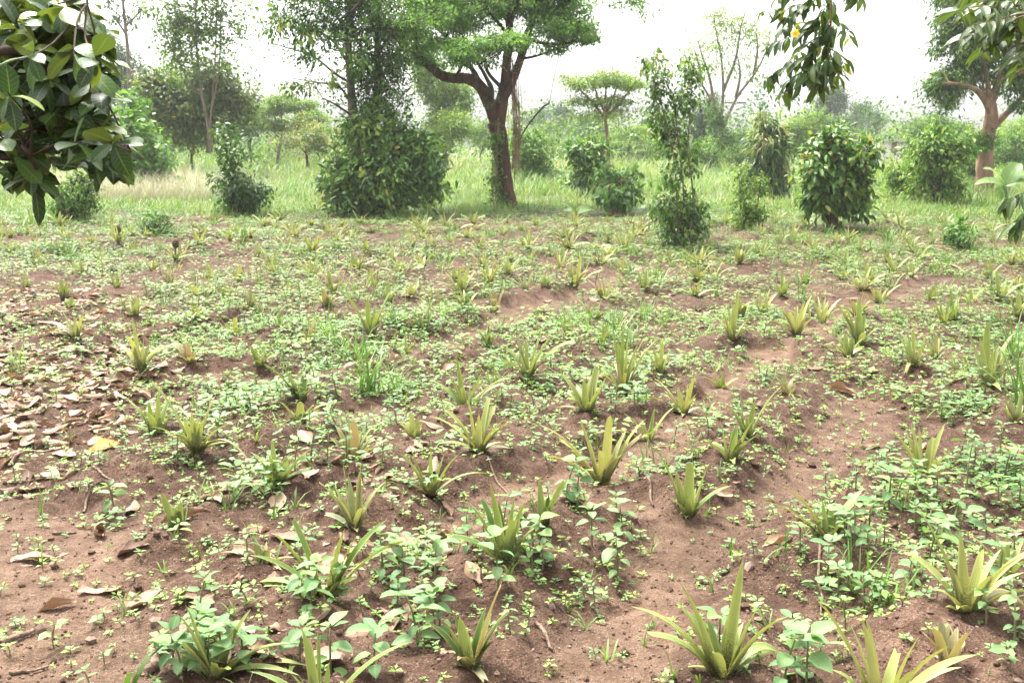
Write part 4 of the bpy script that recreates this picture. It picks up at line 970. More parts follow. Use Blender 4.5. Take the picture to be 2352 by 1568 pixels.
STICKS = [((120,1215),(175,1212),.006,'short dark stick on the bare path'),((30,1100),(210,1080),.007,'long twig across the litter'),((0,1475),(75,1440),.012,'grey stick at the bottom left corner'),((20,1530),(110,1515),.007,'thin stick near the bottom left corner'),
          ((215,1090),(260,1115),.007,'dark twig at the litter edge'),((190,1155),(215,1110),.006,'bent pale twig beside the litter'),((1480,1110),(1500,1180),.008,'pale stick behind the sparse pineapple'),((1520,1140),(1580,1165),.006,'thin stick under the sparse pineapple'),
          ((2175,605),(2235,625),.02,'brown fallen stalk on the far right of the field'),((1880,1290),(1885,1420),.006,'upright dry straw by the lower weeds'),((1230,1460),(1270,1500),.008,'white peeled stick piece in the lower furrow'),((430,1490),(490,1440),.02,'thick brown stick near the yellowed pineapple'),
          ((70,930),(190,905),.006,'thin twig in the middle of the litter'),((20,1060),(130,1015),.008,'curved twig in the litter'),((340,1540),(420,1470),.018,'rolled bark piece at the bottom edge'),((1120,1090),(1180,1140),.005,'dry stem on the soil right of the green pineapple')]
for (a, b, r, lab) in STICKS:
    A, B2 = gnd(*a, .02), gnd(*b, .02); t = np.linspace(0, 1, 7)[:, None]
    P = A * (1 - t) + B2 * t; P[:, 2] = H(P[:, 0], P[:, 1]) + r * 1.0; P[1:-1] += rng.normal(0, r * .8, (5, 3)) * [1, 1, .3]
    mb = MB(); V, F, al, ac = tube(P, r * np.linspace(1, .6, 7), 6, rng, .15); mb.add(V, F, rng.random(), al, ac)
    tag(mb.build('stick', M_TWIG), lab, 'stick', 'sticks on the ground')

# ---------------------------------------------------------------- trees and shrubs
G_MID = [(0, (.022, .062, .010)), (.4, (.058, .135, .018)), (.75, (.12, .225, .030)), (1, (.22, .30, .05))]
M_CROWN = mat_leaf('crown_leaf', G_MID, .6, .2, .28, nsc=1.6, namt=.4)
M_FEATHER = mat_leaf('feather_leaf', [(0, (.055, .13, .03)), (.5, (.11, .22, .05)), (1, (.19, .30, .085))], .6, .2, .5, nsc=1.2, namt=.4)
M_GLOSS = mat_leaf('glossy_leaf', [(0, (.016, .052, .010)), (.45, (.048, .122, .020)), (.8, (.115, .225, .030)), (.93, (.22, .29, .05)), (1, (.38, .36, .12))], .45, .28, .28, veins=.25, nsc=4, namt=.35)
M_YELLOW = mat_leaf('yellowing_leaf', [(0, (.04, .085, .015)), (.55, (.10, .155, .028)), (.85, (.20, .21, .035)), (1, (.42, .26, .05))], .55, .3, .35, nsc=1.5, namt=.4)
M_PALE = mat_leaf('pale_leaf', [(0, (.065, .135, .025)), (.5, (.135, .225, .042)), (1, (.25, .31, .08))], .6, .2, .4, nsc=1.2, namt=.35)
M_LIME = mat_leaf('lime_leaf', [(0, (.055, .13, .03)), (.5, (.11, .22, .045)), (1, (.17, .30, .07))], .5, .3, .38, nsc=3, namt=.3)
M_BLUE = mat_leaf('dull_leaf', [(0, (.025, .062, .022)), (.5, (.052, .105, .032)), (1, (.10, .155, .045))], .65, .15, .28, nsc=.8, namt=.35)
M_BARK = mat_bark('red_bark', (.028, .016, .011), (.12, .064, .043), 9, .22)
M_BARKD = mat_bark('dark_bark', (.028, .022, .017), (.085, .062, .045), 10, .3)
M_BARKP = mat_bark('pale_bark', (.085, .068, .05), (.22, .175, .135), 12, .3)
M_BARKT = mat_bark('tan_bark', (.13, .075, .045), (.30, .19, .125), 7, .2)

def B_(u, v, ru, rv, Y, w=1.0, rd=None):
    k = ppm(Y)
    return (atY(u, v, Y), np.array([ru / k, rd if rd else max(ru / k * .9, .15), rv / k]), w)
def crown(mb, rng, blobs, n_clump, per, sig, L, W, T=T_LEAF2, droop=.3, tint=(.15, .85), shell=.5, dirout=.6, zsig=None, mat=0, jit=.35, rr=(.72, 1.22), gaps=.38):
    """leaf clumps through the volume of the ellipsoids; returns the clump centres"""
    vol = np.array([b[2] * (b[1][0] * b[1][1] * b[1][2]) ** (2 / 3) for b in blobs]); vol /= vol.sum()
    pick = rng.choice(len(blobs), n_clump, p=vol)
    C = np.array([blobs[i][0] for i in pick]); R = np.array([blobs[i][1] for i in pick])
    d = nrm(rng.normal(size=(n_clump, 3)))
    r = rng.random(n_clump) ** shell * rng.uniform(rr[0], rr[1], n_clump)
    cen = C + d * R * r[:, None]
    if gaps:                                               # holes where the sky or the stems show
        q = cen / (gaps * np.mean([b[1].mean() for b in blobs]))
        k = (vnoise(q[:, 0] + .7 * q[:, 1], q[:, 2] - .4 * q[:, 1], 77) + vnoise(q[:, 0] * 2.1 - q[:, 1], q[:, 2] * 2.1, 78) * .5) > .58
        pick, C, R, cen, r = pick[k], C[k], R[k], cen[k], r[k]; n_clump = len(cen)
    ctint = rng.uniform(tint[0], tint[1], n_clump)
    n = n_clump * per
    cid = np.repeat(np.arange(n_clump), per)
    s3 = np.array([sig, sig, zsig if zsig else sig * .75])
    P = cen[cid] + rng.normal(size=(n, 3)) * s3 * rng.uniform(.6, 1.3, n_clump)[cid][:, None]
    outd = nrm(P - C[cid] + 1e-6)
    D = nrm(outd * dirout + rng.normal(size=(n, 3)) * .55 + np.array([0, 0, -droop]))
    Nn = nrm(np.array([0, 0, 1.0]) + rng.normal(size=(n, 3)) * jit + outd * .25)
    place(mb, T, P, D, Nn, L * rng.uniform(.65, 1.25, n), W * rng.uniform(.7, 1.2, n), np.clip(ctint[cid] + rng.normal(0, .10, n), 0, 1), mat)
    return cen, pick
def limb(mb, pts, Y, r, rng, sides=7, k=4, wob=.06, mat=0):
    Y = np.broadcast_to(np.asarray(Y, float), (len(pts),))
    P = np.array([atY(u, v, y) for (u, v), y in zip(pts, Y)])
    R = np.linspace(r[0], r[1], len(pts)) if len(r) == 2 else np.array(r)
    P, R = smooth_path(P, R, k)
    V, F, al, ac = tube(P, R, sides, rng, wob); mb.add(V, F, .5, al, ac, mat)
    return P
def twigs(mb, rng, starts, cens, r=.012, every=1, sag=.15):
    S = np.asarray(starts)
    for c in cens[::every]:
        s = S[np.argmin(((S - c) ** 2).sum(1) + rng.random(len(S)) * .3)]
        m_ = (s + c) / 2 + np.array([rng.normal(0, .08), rng.normal(0, .08), sag * np.linalg.norm(c - s) * rng.uniform(-.3, 1)])
        P, R = smooth_path([s, m_, c], [r, r * .7, r * .35], 3)
        V, F, al, ac = tube(P, R, 4); mb.add(V, [F[0]], .5, al, ac)
def foot(u, v, Y=None):
    p = at(u, v) if Y is None else atY(u, v, Y)
    return np.array([p[0], p[1], H1(p[0], p[1])])
def finish(root, trunk, bark, parts):
    if trunk is not None and trunk.n: trunk.build('trunk', bark, root)
    for nm, mb, mt in parts:
        if mb.n: mb.build(nm, mt, root)

TREES = 'trees and shrubs around the field'
# the big forked tree
rng = np.random.default_rng(31); Y = 25.0
root = thing('forked_tree', 'large tree with forked dark reddish trunk and feathery spreading canopy', 'tree', foot(1168, 481), TREES)
tr = MB(); br = MB(); cr = MB(); lf = []
limb(tr, [(1170, 486), (1166, 462), (1160, 420), (1153, 360), (1147, 315), (1138, 280)], Y, [.27, .21, .19, .185, .19, .20], rng, 12, 5, .07)
lf.append(limb(tr, [(1146, 300), (1124, 238), (1102, 198), (1075, 181), (1040, 180), (1012, 172), (985, 150), (955, 130), (925, 100), (885, 62), (840, 10)], [25, 25, 25, 24.9, 24.8, 24.6, 24.4, 24.2, 24, 23.8, 23.6], [.16, .15, .145, .13, .115, .11, .10, .085, .07, .05, .025], rng, 9))
lf.append(limb(tr, [(1143, 292), (1153, 235), (1160, 190), (1164, 140), (1172, 90), (1166, 30), (1155, -50), (1140, -130)], [25, 25.05, 25.1, 25.2, 25.3, 25.4, 25.6, 26], [.17, .155, .12, .11, .10, .085, .06, .03], rng, 9))
lf.append(limb(tr, [(1160, 220), (1184, 168), (1200, 122), (1216, 68), (1238, 8), (1265, -60), (1290, -140)], [25, 25.2, 25.6, 26, 26.4, 26.8, 27], [.11, .105, .095, .08, .065, .05, .02], rng, 8))
for pts, ys, r in (([(1170, 96), (1205, 90), (1245, 99), (1290, 101), (1335, 93), (1375, 84)], (25.3, 25), (.05, .01)), ([(1196, 136), (1235, 128), (1275, 114), (1305, 108)], (25.4, 24.6), (.035, .01)),
                   ([(1108, 205), (1085, 160), (1050, 112), (1000, 62), (930, 12), (870, -40)], (25, 26.5), (.07, .02)), ([(1124, 238), (1128, 205), (1120, 185), (1100, 150), (1075, 120)], (25, 23.5), (.09, .015)),
                   ([(1168, 60), (1185, 20), (1200, -30), (1230, -90)], (25.4, 24), (.06, .02)), ([(1150, 200), (1120, 165), (1110, 120), (1085, 70), (1070, 0)], (25.1, 26.5), (.05, .015)),
                   ([(1045, 180), (1062, 150), (1078, 130), (1085, 100)], (24.8, 24), (.04, .012)), ([(1172, 90), (1150, 60), (1120, 20), (1100, -40)], (25.3, 24.5), (.05, .015)),
                   ([(1216, 68), (1260, 30), (1320, 0), (1400, -25), (1450, -5), (1495, 12)], (26, 25), (.045, .008)), ([(985, 150), (960, 120), (950, 80), (930, 40)], (24.4, 23.2), (.045, .01)), ([(1238, 8), (1285, 30), (1330, 50), (1370, 62)], (26.4, 26), (.03, .008))):
    lf.append(limb(br, pts, np.linspace(ys[0], ys[1], len(pts)), r, rng, 6))
bl = [B_(1115, 104, 95, 18, 23.8, 1.3, 1.2), (B_(1060, 126, 52, 16, 23.6, 1.2, .8)), B_(1175, 92, 55, 20, 24, 1, 1), B_(1185, 150, 14, 22, 25.2, .5), B_(1290, 72, 85, 26, 25.4, 1, 1.4), B_(1350, 88, 40, 12, 25, .9), B_(1275, 28, 90, 36, 26, .9, 1.5),
      B_(1150, 15, 120, 42, 25.6, 1, 1.6), B_(1030, 40, 90, 50, 25.5, 1, 1.6), B_(940, 55, 60, 55, 24, .8, 1.2), B_(965, 128, 45, 30, 24.3, .8, .8), B_(1010, -20, 120, 50, 25.6, 1, 1.6), B_(1200, -55, 200, 60, 25.8, 1, 2), B_(1330, -30, 110, 36, 25.6, .8, 1.6),
      B_(1445, 2, 50, 10, 25.2, .9, .5), B_(1485, 22, 22, 12, 25, .9, .4), B_(1270, 112, 30, 10, 24.8, .7), B_(1130, 150, 40, 14, 24.8, .5), B_(1010, 100, 50, 30, 25.5, .7)]
cen, pk = crown(cr, rng, bl, 1650, 44, .14, .105, .042, droop=.35, tint=(.1, 1.0), shell=.6, zsig=.06, jit=.45, rr=(.55, 1.4), gaps=.3)
twigs(br, rng, np.concatenate(lf), cen, .010, 2, .1)
finish(root, tr, M_BARK, [('branch', br, M_BARKD), ('crown', cr, M_FEATHER)])
# climbers on its trunk
v1 = MB(); root = thing('ivy_climber', 'green climber hanging down along the left side of the forked trunk', 'vine', foot(1140, 480))
for k in range(9):
    u = 1138 + rng.normal(0, 7); limb(v1, [(u + 6, 285 + rng.uniform(-20, 40)), (u, 340), (u - 2, 420), (u + rng.normal(4, 6), 482)], 24.75 + rng.normal(0, .1), (.007, .006), rng, 4)
v2 = MB(); crown(v2, rng, [B_(1138, 320, 11, 40, 24.7), B_(1136, 400, 10, 50, 24.7), B_(1138, 460, 16, 24, 24.7, 1.6), B_(1158, 470, 14, 14, 24.6, 1), B_(1128, 220, 8, 40, 24.8, .4)], 120, 12, .08, .075, .06, droop=.7, tint=(.2, .8))
v1.build('stem', M_BARKT, root); v2.build('crown', M_CROWN, root)
v1 = MB(); root = thing('dry_vine', 'tangle of dry tan vines hanging from the right fork beside the trunk', 'vine', foot(1186, 400, 25.2))
for k in range(30):
    u = 1184 + rng.normal(0, 8); top = rng.uniform(120, 230)
    limb(v1, [(u - 6, top), (u + rng.normal(0, 4), 270), (u + rng.normal(0, 4), 330), (u + rng.normal(0, 5), rng.uniform(370, 440))], 25.2 + rng.normal(0, .15), (.006, .004), rng, 4)
v2 = MB(); crown(v2, rng, [B_(1186, 290, 9, 80, 25.2), B_(1178, 180, 12, 40, 25.2, .5)], 60, 9, .07, .06, .035, droop=.9, tint=(.4, 1))
v1.build('stem', M_BARKT, root); v2.build('crown', M_YELLOW, root)
v1 = MB(); limb(v1, [(1293, -30), (1292, 40), (1286, 110), (1272, 180), (1262, 238)], 25.3, (.008, .008), rng, 4)
limb(v1, [(1262, 238), (1250, 244), (1228, 268), (1205, 300), (1185, 340), (1176, 390)], 25.3, (.022, .018), rng, 5)
tag(v1.build('hanging_vine', M_BARKD), 'thin bare vine hanging from the right canopy of the forked tree', 'vine')

# the tall vine-covered tree and the big coffee bush at its foot
rng = np.random.default_rng(32); Y = 23.2
root = thing('vine_covered_tree', 'tall slim tree with pale twin trunks wrapped in dark leafy vines', 'tree', foot(845, 489), TREES)
tr = MB(); br = MB(); cr = MB(); c2 = MB()
a = limb(tr, [(836, 492), (824, 400), (813, 300), (806, 200), (800, 100), (807, 0), (815, -110)], Y, (.13, .05), rng, 9)
b = limb(tr, [(866, 492), (862, 350), (866, 200), (868, 80), (877, -60), (880, -130)], Y + .4, (.10, .05), rng, 8)
ls = [a, b]
for pts in ([(805, 190), (770, 170), (720, 130), (660, 110), (620, 100)], [(803, 150), (760, 90), (700, 60), (640, 40)], [(812, 250), (780, 200), (730, 190), (670, 180)], [(802, 80), (760, 20), (700, -10)], [(868, 120), (900, 80), (930, 30)], [(812, 180), (840, 160), (880, 165)], [(806, 30), (850, -20), (900, -50)], [(815, 270), (770, 240), (740, 225)]):
    ls.append(limb(br, pts, Y + rng.uniform(-1, 1), (.035, .008), rng, 5))
bl = [B_(868, 270, 55, 65, Y, 1.8, .5), B_(885, 205, 60, 60, Y, 1.8, .5), B_(850, 150, 55, 55, Y, 1.5, .6), B_(905, 120, 55, 45, Y, .9, .7), B_(860, 50, 85, 60, Y, 1, .9), B_(765, 60, 80, 55, Y, .8, .9), B_(695, 40, 75, 45, Y, .6, .8), B_(640, 60, 40, 35, Y, .5, .6), B_(690, 120, 60, 22, Y, .5, .6),
      B_(725, 190, 50, 14, Y - .5, .35, .4), B_(665, 195, 28, 22, Y - .5, .4, .3), B_(800, -10, 150, 45, Y, 1, 1), B_(690, -50, 150, 50, Y, .8, 1), B_(620, 115, 25, 14, Y, .4), B_(770, 240, 30, 30, Y, .3), B_(840, 300, 70, 40, Y, .8, .6)]
cen, pk = crown(cr, rng, bl, 820, 28, .14, .105, .05, droop=.35, tint=(.05, .8), shell=.5)
crown(c2, rng, [B_(700, 60, 90, 60, Y - .6, .5), B_(760, 130, 50, 70, Y - .6, .4), B_(810, 150, 40, 50, Y - .7, 1), B_(680, 200, 40, 20, Y - .6, .7), B_(640, 50, 40, 40, Y - .6, .6), B_(840, 120, 40, 60, Y - .7, .8)], 90, 6, .09, .17, .085, T_LEAF, droop=.75, tint=(.35, 1.0))
twigs(br, rng, np.concatenate(ls), cen, .008, 2)
finish(root, tr, M_BARKP, [('branch', br, M_BARKD), ('crown', cr, M_CROWN), ('crown', c2, M_GLOSS)])

def bush(name, label, base, Y, blobs, leaves, stems, seed, mat, bark=M_BARKD, L=.14, W=.065, T=T_LEAF2, per=24, sig=.12, droop=.5, tint=(.1, .85), twr=.008, stem_r=(.03, .012), zsig=None, cat='shrub', group=TREES, shell=.45, jit=.35, extra=None, gaps=.38, shoots=12):
    rng = np.random.default_rng(seed)
    root = thing(name, label, cat, foot(*base, Y), group)
    st = MB(); cr = MB(); ls = []
    for q, s in enumerate(stems):
        k = 1.0 if q == 0 or cat != 'tree' else .55
        ls.append(limb(st, list(s), Y + rng.normal(0, .12), (stem_r[0] * k, stem_r[1] * k), rng, 6))
    n_cl = max(8, int(leaves * 1.35) // per)
    cen, pk = crown(cr, rng, [B_(u, v, ru, rv, Y + (rng.normal(0, .15)), (b[4] if len(b) > 4 else 1.0)) for b in blobs for (u, v, ru, rv) in [b[:4]]], n_cl, per, sig, L, W, T, droop, tint, shell, zsig=zsig, jit=jit, gaps=gaps)
    if ls: twigs(st, rng, np.concatenate(ls), cen, twr, 2)
    for q in range(shoots):                                # loose shoots that break the outline
        b = blobs[rng.integers(len(blobs))]; c, R_, _ = B_(*b[:4], Y); d = nrm(np.array([rng.normal(), rng.normal(), abs(rng.normal()) * 1.2 + .1]))
        e = c + d * R_ * rng.uniform(1.25, 1.75); P_s, R_s = smooth_path([c, (c + e) / 2 + [0, 0, .04], e], [twr, twr * .8, twr * .4], 4)
        V, F, al, ac = tube(P_s, R_s, 4); st.add(V, [F[0]], .5, al, ac)
        k = int(rng.integers(6, 12)); t = rng.uniform(.45, 1, k); P_l = P_s[(t * (len(P_s) - 1)).astype(int)]
        place(cr, T, P_l, nrm(d + rng.normal(0, .7, (k, 3)) + [0, 0, -droop * .6]), nrm(np.array([0, 0, 1.0]) + rng.normal(0, .4, (k, 3))), L * rng.uniform(.7, 1.2, k), W * rng.uniform(.7, 1.2, k), np.clip(rng.uniform(tint[0], tint[1]) + .15 + rng.normal(0, .1, k), 0, 1))
    if st.n: st.build('trunk' if cat == 'tree' else 'stem', bark, root)
    cr.build('crown', mat, root)
    if extra: extra(root, rng)
    return root
bush('coffee_bush', 'big dark coffee bush with large drooping leaves at the foot of the vine-covered tree', (875, 494), 22.2,
     [(880, 400, 105, 62), (815, 428, 75, 55), (950, 385, 68, 62), (905, 325, 75, 48), (778, 395, 38, 62), (988, 415, 34, 52), (870, 455, 125, 32, .8), (840, 300, 55, 45), (965, 340, 40, 40), (1005, 380, 18, 40)],
     8200, [[(870, 494), (860, 420), (840, 330)], [(880, 494), (910, 400), (930, 330)], [(860, 494), (800, 430), (770, 380)], [(890, 494), (950, 430), (990, 390)]], 33, M_GLOSS, L=.165, W=.072, T=T_LEAF, per=9, sig=.11, droop=.45, tint=(.1, .92), shell=.42, jit=.6)
bush('leafy_shrub', 'narrow dark shrub with climbing vine left of the big coffee bush', (550, 497), 22.1,
     [(545, 425, 42, 55), (528, 350, 30, 40), (522, 312, 22, 18), (590, 440, 30, 26), (555, 468, 52, 24), (505, 400, 22, 22), (515, 298, 12, 10)], 2300, [[(548, 497), (540, 420), (522, 320)], [(556, 497), (575, 450), (600, 420)]], 34, M_GLOSS, L=.13, W=.065, per=16, tint=(.05, .8), droop=.6)
bush('low_shrub', 'twiggy shrub below the overhanging leafy branch at the left', (172, 516), 20.0, [(172, 452, 48, 42), (190, 418, 26, 28), (150, 480, 42, 26), (165, 500, 50, 14)], 3600, [[(170, 516), (165, 450), (180, 400)], [(175, 516), (200, 440), (215, 395)], [(168, 516), (140, 460), (130, 430)]], 35, M_CROWN, L=.075, W=.034, per=16, sig=.1, tint=(.2, .85), gaps=0)
bush('low_shrub', 'small rounded green bush in the back rows of the field', (370, 548), 17.2, [(360, 508, 32, 26), (382, 534, 28, 16), (340, 528, 20, 16)], 1100, [[(368, 548), (360, 510)], [(372, 548), (385, 515)]], 36, M_LIME, L=.06, W=.032, per=16, sig=.08, tint=(.0, .6))
bush('vine_mound', 'bright green heart-leafed vine mound behind the leafy branch', (310, 452), 29.5, [(300, 250, 26, 34), (308, 310, 42, 45), (340, 352, 46, 40), (288, 355, 42, 50), (372, 378, 30, 22), (320, 410, 70, 40)], 3000, [[(310, 452), (305, 350), (298, 240)]], 37, M_LIME, L=.17, W=.14, per=20, sig=.16, tint=(.2, 1), droop=.8, shell=.35)
bush('yellowing_tree', 'bushy tree with yellowing leaves and pale stems beyond the left meadow', (480, 352), 43, [(470, 232, 85, 55), (400, 242, 66, 48), (540, 252, 56, 42), (355, 205, 46, 42), (335, 245, 38, 50), (425, 292, 56, 34), (560, 225, 34, 26), (480, 180, 60, 40)], 10500,
     [[(478, 352), (476, 300), (440, 240), (380, 200)], [(482, 352), (485, 290), (530, 240), (565, 220)], [(480, 352), (478, 280), (470, 200)]], 38, M_YELLOW, M_BARKP, L=.20, W=.12, per=26, sig=.32, tint=(.0, .82), cat='tree', twr=.02, stem_r=(.10, .02))
bush('slender_tree', 'tall airy tree with thin pale stems rising above the left treeline', (484, 350), 41, [(430, 62, 70, 60), (405, 128, 40, 34), (482, 40, 55, 55), (532, 60, 36, 55, .6), (520, 135, 40, 34, .5), (455, 150, 40, 34, .6), (365, 22, 40, 26), (440, -50, 120, 55), (560, 30, 24, 40, .4), (400, 60, 40, 40)], 5600,
     [[(482, 350), (478, 290), (466, 230), (455, 150), (450, 50), (452, -70)], [(484, 350), (482, 290), (490, 200), (496, 100), (498, 0), (500, -90)], [(486, 350), (484, 270), (503, 160), (506, 60), (512, -60)], [(470, 230), (430, 180), (400, 120)]], 39, M_PALE, M_BARKP, L=.15, W=.11, per=12, sig=.22, tint=(.0, .7), cat='tree', twr=.015, stem_r=(.075, .025))
bush('thin_tree', 'thin tall tree with sparse tufted foliage at the upper left', (297, 345), 56, [(265, 35, 34, 20), (300, 52, 24, 16), (322, 20, 26, 16), (250, 5, 20, 14), (280, -40, 60, 30)], 1100, [[(297, 345), (296, 160), (290, 80), (282, 0), (278, -70)], [(290, 80), (270, 50), (250, 20)], [(288, 60), (310, 40), (325, 20)]], 40, M_BLUE, M_BARKP, L=.22, W=.09, per=12, sig=.25, tint=(.1, 1), cat='tree', twr=.02, stem_r=(.12, .05))

# right of the forked tree
bush('meadow_bush', 'dense rounded green bush in the meadow right behind the forked trunk', (1222, 424), 37.5, [(1222, 335, 38, 32), (1212, 362, 42, 30), (1235, 385, 32, 22), (1200, 340, 18, 26)], 2600, [[(1222, 424), (1222, 340)]], 41, M_CROWN, L=.16, W=.08, per=24, sig=.2, tint=(.2, .85))
bush('dark_heap', 'low dark heap of cut branches and leaves beside the meadow bush', (1262, 418), 38.5, [(1258, 402, 28, 10), (1240, 406, 20, 9)], 700, [[(1240, 418), (1265, 398)], [(1280, 416), (1255, 402)]], 42, M_BLUE, M_BARKD, L=.16, W=.06, per=16, sig=.16, tint=(0, .6))
bush('flat_topped_tree', 'slim tree with a flat layered yellow-green crown in the meadow', (1397, 420), 40, [(1390, 186, 66, 12), (1328, 196, 40, 11), (1442, 198, 38, 10), (1352, 232, 45, 9), (1424, 232, 42, 9), (1390, 262, 46, 8, .8), (1308, 180, 20, 8), (1466, 188, 16, 8), (1402, 170, 40, 7), (1345, 270, 26, 6, .6), (1440, 258, 26, 6, .6)], 7000,
     [[(1397, 422), (1396, 350), (1393, 300), (1390, 262), (1392, 200)], [(1391, 275), (1365, 240), (1330, 205), (1305, 185)], [(1392, 270), (1420, 240), (1450, 205), (1470, 190)], [(1391, 262), (1370, 215), (1365, 185)], [(1392, 262), (1412, 215), (1420, 180)]], 43, M_PALE, M_BARKT, L=.13, W=.055, per=30, sig=.26, zsig=.07, droop=.2, tint=(.2, 1), cat='tree', twr=.014, stem_r=(.10, .03), jit=.3)
bush('coffee_shrub', 'upright coffee shrub with shiny leaves left of the thin meadow trunk', (1348, 447), 30, [(1345, 348, 44, 22), (1350, 385, 42, 26), (1318, 330, 20, 12), (1388, 372, 22, 14), (1372, 412, 30, 18), (1325, 410, 22, 22), (1380, 335, 20, 12)], 1500, [[(1340, 447), (1340, 390), (1325, 330)], [(1352, 447), (1360, 390), (1375, 345)], [(1360, 447), (1385, 400), (1392, 370)]], 44, M_GLOSS, L=.20, W=.09, T=T_LEAF, per=12, sig=.14, tint=(.2, .85), droop=.55, stem_r=(.04, .015))
bush('coffee_shrub', 'low bright green coffee shrub sprouting from brown stumps', (1418, 496), 22.3, [(1420, 420, 42, 24), (1405, 448, 38, 28), (1452, 402, 16, 12), (1440, 452, 28, 20), (1388, 402, 14, 12)], 1200, [[(1404, 497), (1405, 470), (1400, 420)], [(1432, 497), (1432, 470), (1445, 415)], [(1420, 497), (1420, 460), (1420, 420)]], 45, M_LIME, M_BARKT, L=.15, W=.07, T=T_LEAF, per=12, sig=.1, tint=(.0, .65), droop=.6, stem_r=(.085, .02))
bush('slender_vine_shrub', 'tall narrow shrub of thin stems wrapped in vine right of centre', (1568, 574), 15.6, [(1562, 482, 52, 48), (1592, 532, 42, 36), (1525, 470, 30, 28), (1602, 472, 26, 26), (1552, 402, 32, 32, .5), (1582, 380, 24, 40, .5), (1532, 290, 46, 46, .9), (1512, 205, 30, 46), (1500, 145, 24, 20), (1578, 232, 32, 46, .8), (1590, 165, 24, 22), (1500, 262, 20, 36, .7), (1560, 330, 40, 30, .6), (1545, 540, 36, 30)], 3600,
     [[(1560, 575), (1555, 450), (1546, 350), (1522, 250), (1500, 130)], [(1585, 575), (1592, 450), (1580, 350), (1586, 250), (1590, 150)], [(1572, 575), (1570, 440), (1560, 340), (1545, 230), (1520, 170)], [(1552, 575), (1540, 480), (1522, 440)]], 46, M_GLOSS, M_BARKP, L=.088, W=.05, T=T_LEAF, per=12, sig=.085, tint=(.15, .95), droop=.75, stem_r=(.016, .006), twr=.004)
bush('bare_tree', 'tall nearly leafless tree with wide bare limbs and vine-clad trunk', (1657, 372), 57, [(1600, 112, 46, 16), (1660, 92, 55, 26), (1702, 62, 46, 28), (1742, 92, 36, 36), (1622, 160, 36, 18), (1682, 142, 46, 26, .6), (1650, 42, 40, 22), (1722, 172, 36, 16, .6), (1590, 140, 25, 12), (1760, 130, 20, 20)], 2600,
     [[(1656, 374), (1656, 310), (1650, 262), (1640, 240)], [(1654, 300), (1640, 245), (1612, 195), (1585, 160), (1572, 120)], [(1656, 290), (1661, 205), (1656, 130), (1642, 60), (1640, 20)], [(1661, 210), (1690, 135), (1702, 60), (1722, 5)], [(1658, 300), (1692, 225), (1732, 172), (1760, 118), (1772, 60)], [(1640, 245), (1630, 180), (1610, 120), (1600, 80)], [(1690, 225), (1700, 170), (1690, 110)], [(1612, 195), (1605, 150), (1590, 100)], [(1732, 172), (1740, 110), (1735, 60)]], 47, M_PALE, M_BARKP, L=.20, W=.09, per=9, sig=.3, tint=(.4, 1), cat='tree', twr=.016, stem_r=(.17, .02),
     extra=lambda root, rng: (lambda mb: (crown(mb, rng, [B_(1650, 285, 22, 45, 56.4), B_(1662, 332, 32, 34, 56.2), (B_(1640, 350, 30, 26, 56.2))], 90, 30, .25, .22, .14, droop=.6, tint=(.2, .9)), mb.build('climber', M_CROWN, root)))(MB()))
bush('dracaena_shrub', 'columnar shrub with drooping yellow-striped strap leaves', (1768, 460), 28.2, [(1765, 332, 42, 46), (1750, 382, 38, 48), (1786, 402, 32, 46), (1768, 432, 34, 28), (1775, 288, 26, 18), (1738, 345, 16, 34), (1795, 350, 16, 40), (1746, 268, 6, 14)], 2300, [[(1768, 462), (1766, 400), (1770, 300)], [(1760, 462), (1750, 390), (1746, 262)], [(1776, 462), (1788, 400), (1792, 330)]], 48,
     mat_leaf('strap_leaf', [(0, (.03, .075, .02)), (.5, (.065, .13, .03)), (.75, (.15, .20, .05)), (1, (.36, .36, .15))], .45, .3, .3, nsc=3), L=.26, W=.05, T=T_BLADE, per=14, sig=.08, droop=.9, tint=(.05, 1), shell=.3)
bush('vine_shrub', 'slim pale green vine shrub in front of the strap-leafed one', (1716, 536), 18.4, [(1715, 502, 34, 28), (1705, 452, 22, 32), (1700, 402, 16, 28, .7), (1746, 430, 12, 28, .6), (1735, 490, 22, 24)], 2000, [[(1716, 537), (1708, 460), (1698, 380)], [(1722, 537), (1740, 470), (1748, 400)]], 49, M_CROWN, L=.065, W=.036, per=14, sig=.08, tint=(.3, 1), stem_r=(.014, .005), twr=.004)
bush('broadleaf_bush', 'broad-leafed round bush on a short brown trunk at the right of the field', (1914, 534), 18.5, [(1920, 422, 62, 54), (1900, 352, 42, 40), (1960, 362, 46, 38), (1922, 312, 30, 22), (1882, 440, 34, 46), (1962, 450, 38, 40), (1996, 352, 18, 18), (1870, 385, 20, 26)], 4600,
     [[(1908, 536), (1912, 480), (1916, 420), (1905, 340)], [(1916, 536), (1924, 460), (1960, 380)], [(1910, 536), (1890, 450), (1878, 400)]], 50, M_GLOSS, M_BARK, L=.155, W=.075, T=T_LEAF, per=9, sig=.10, tint=(.2, .95), droop=.5, stem_r=(.075, .02), shell=.42, jit=.55)
bush('rounded_bush', 'large rounded green bush in front of the pale wall at the right', (2145, 474), 25, [(2152, 330, 60, 36), (2118, 352, 38, 36), (2150, 400, 52, 36), (2140, 438, 50, 32), (2192, 342, 28, 32), (2175, 440, 30, 30)], 4200, [[(2145, 475), (2140, 400), (2130, 340)], [(2150, 475), (2165, 400), (2180, 330)]], 51, M_CROWN, M_BARKD, L=.15, W=.07, per=18, sig=.13, tint=(.2, 1), droop=.7, shell=.35)
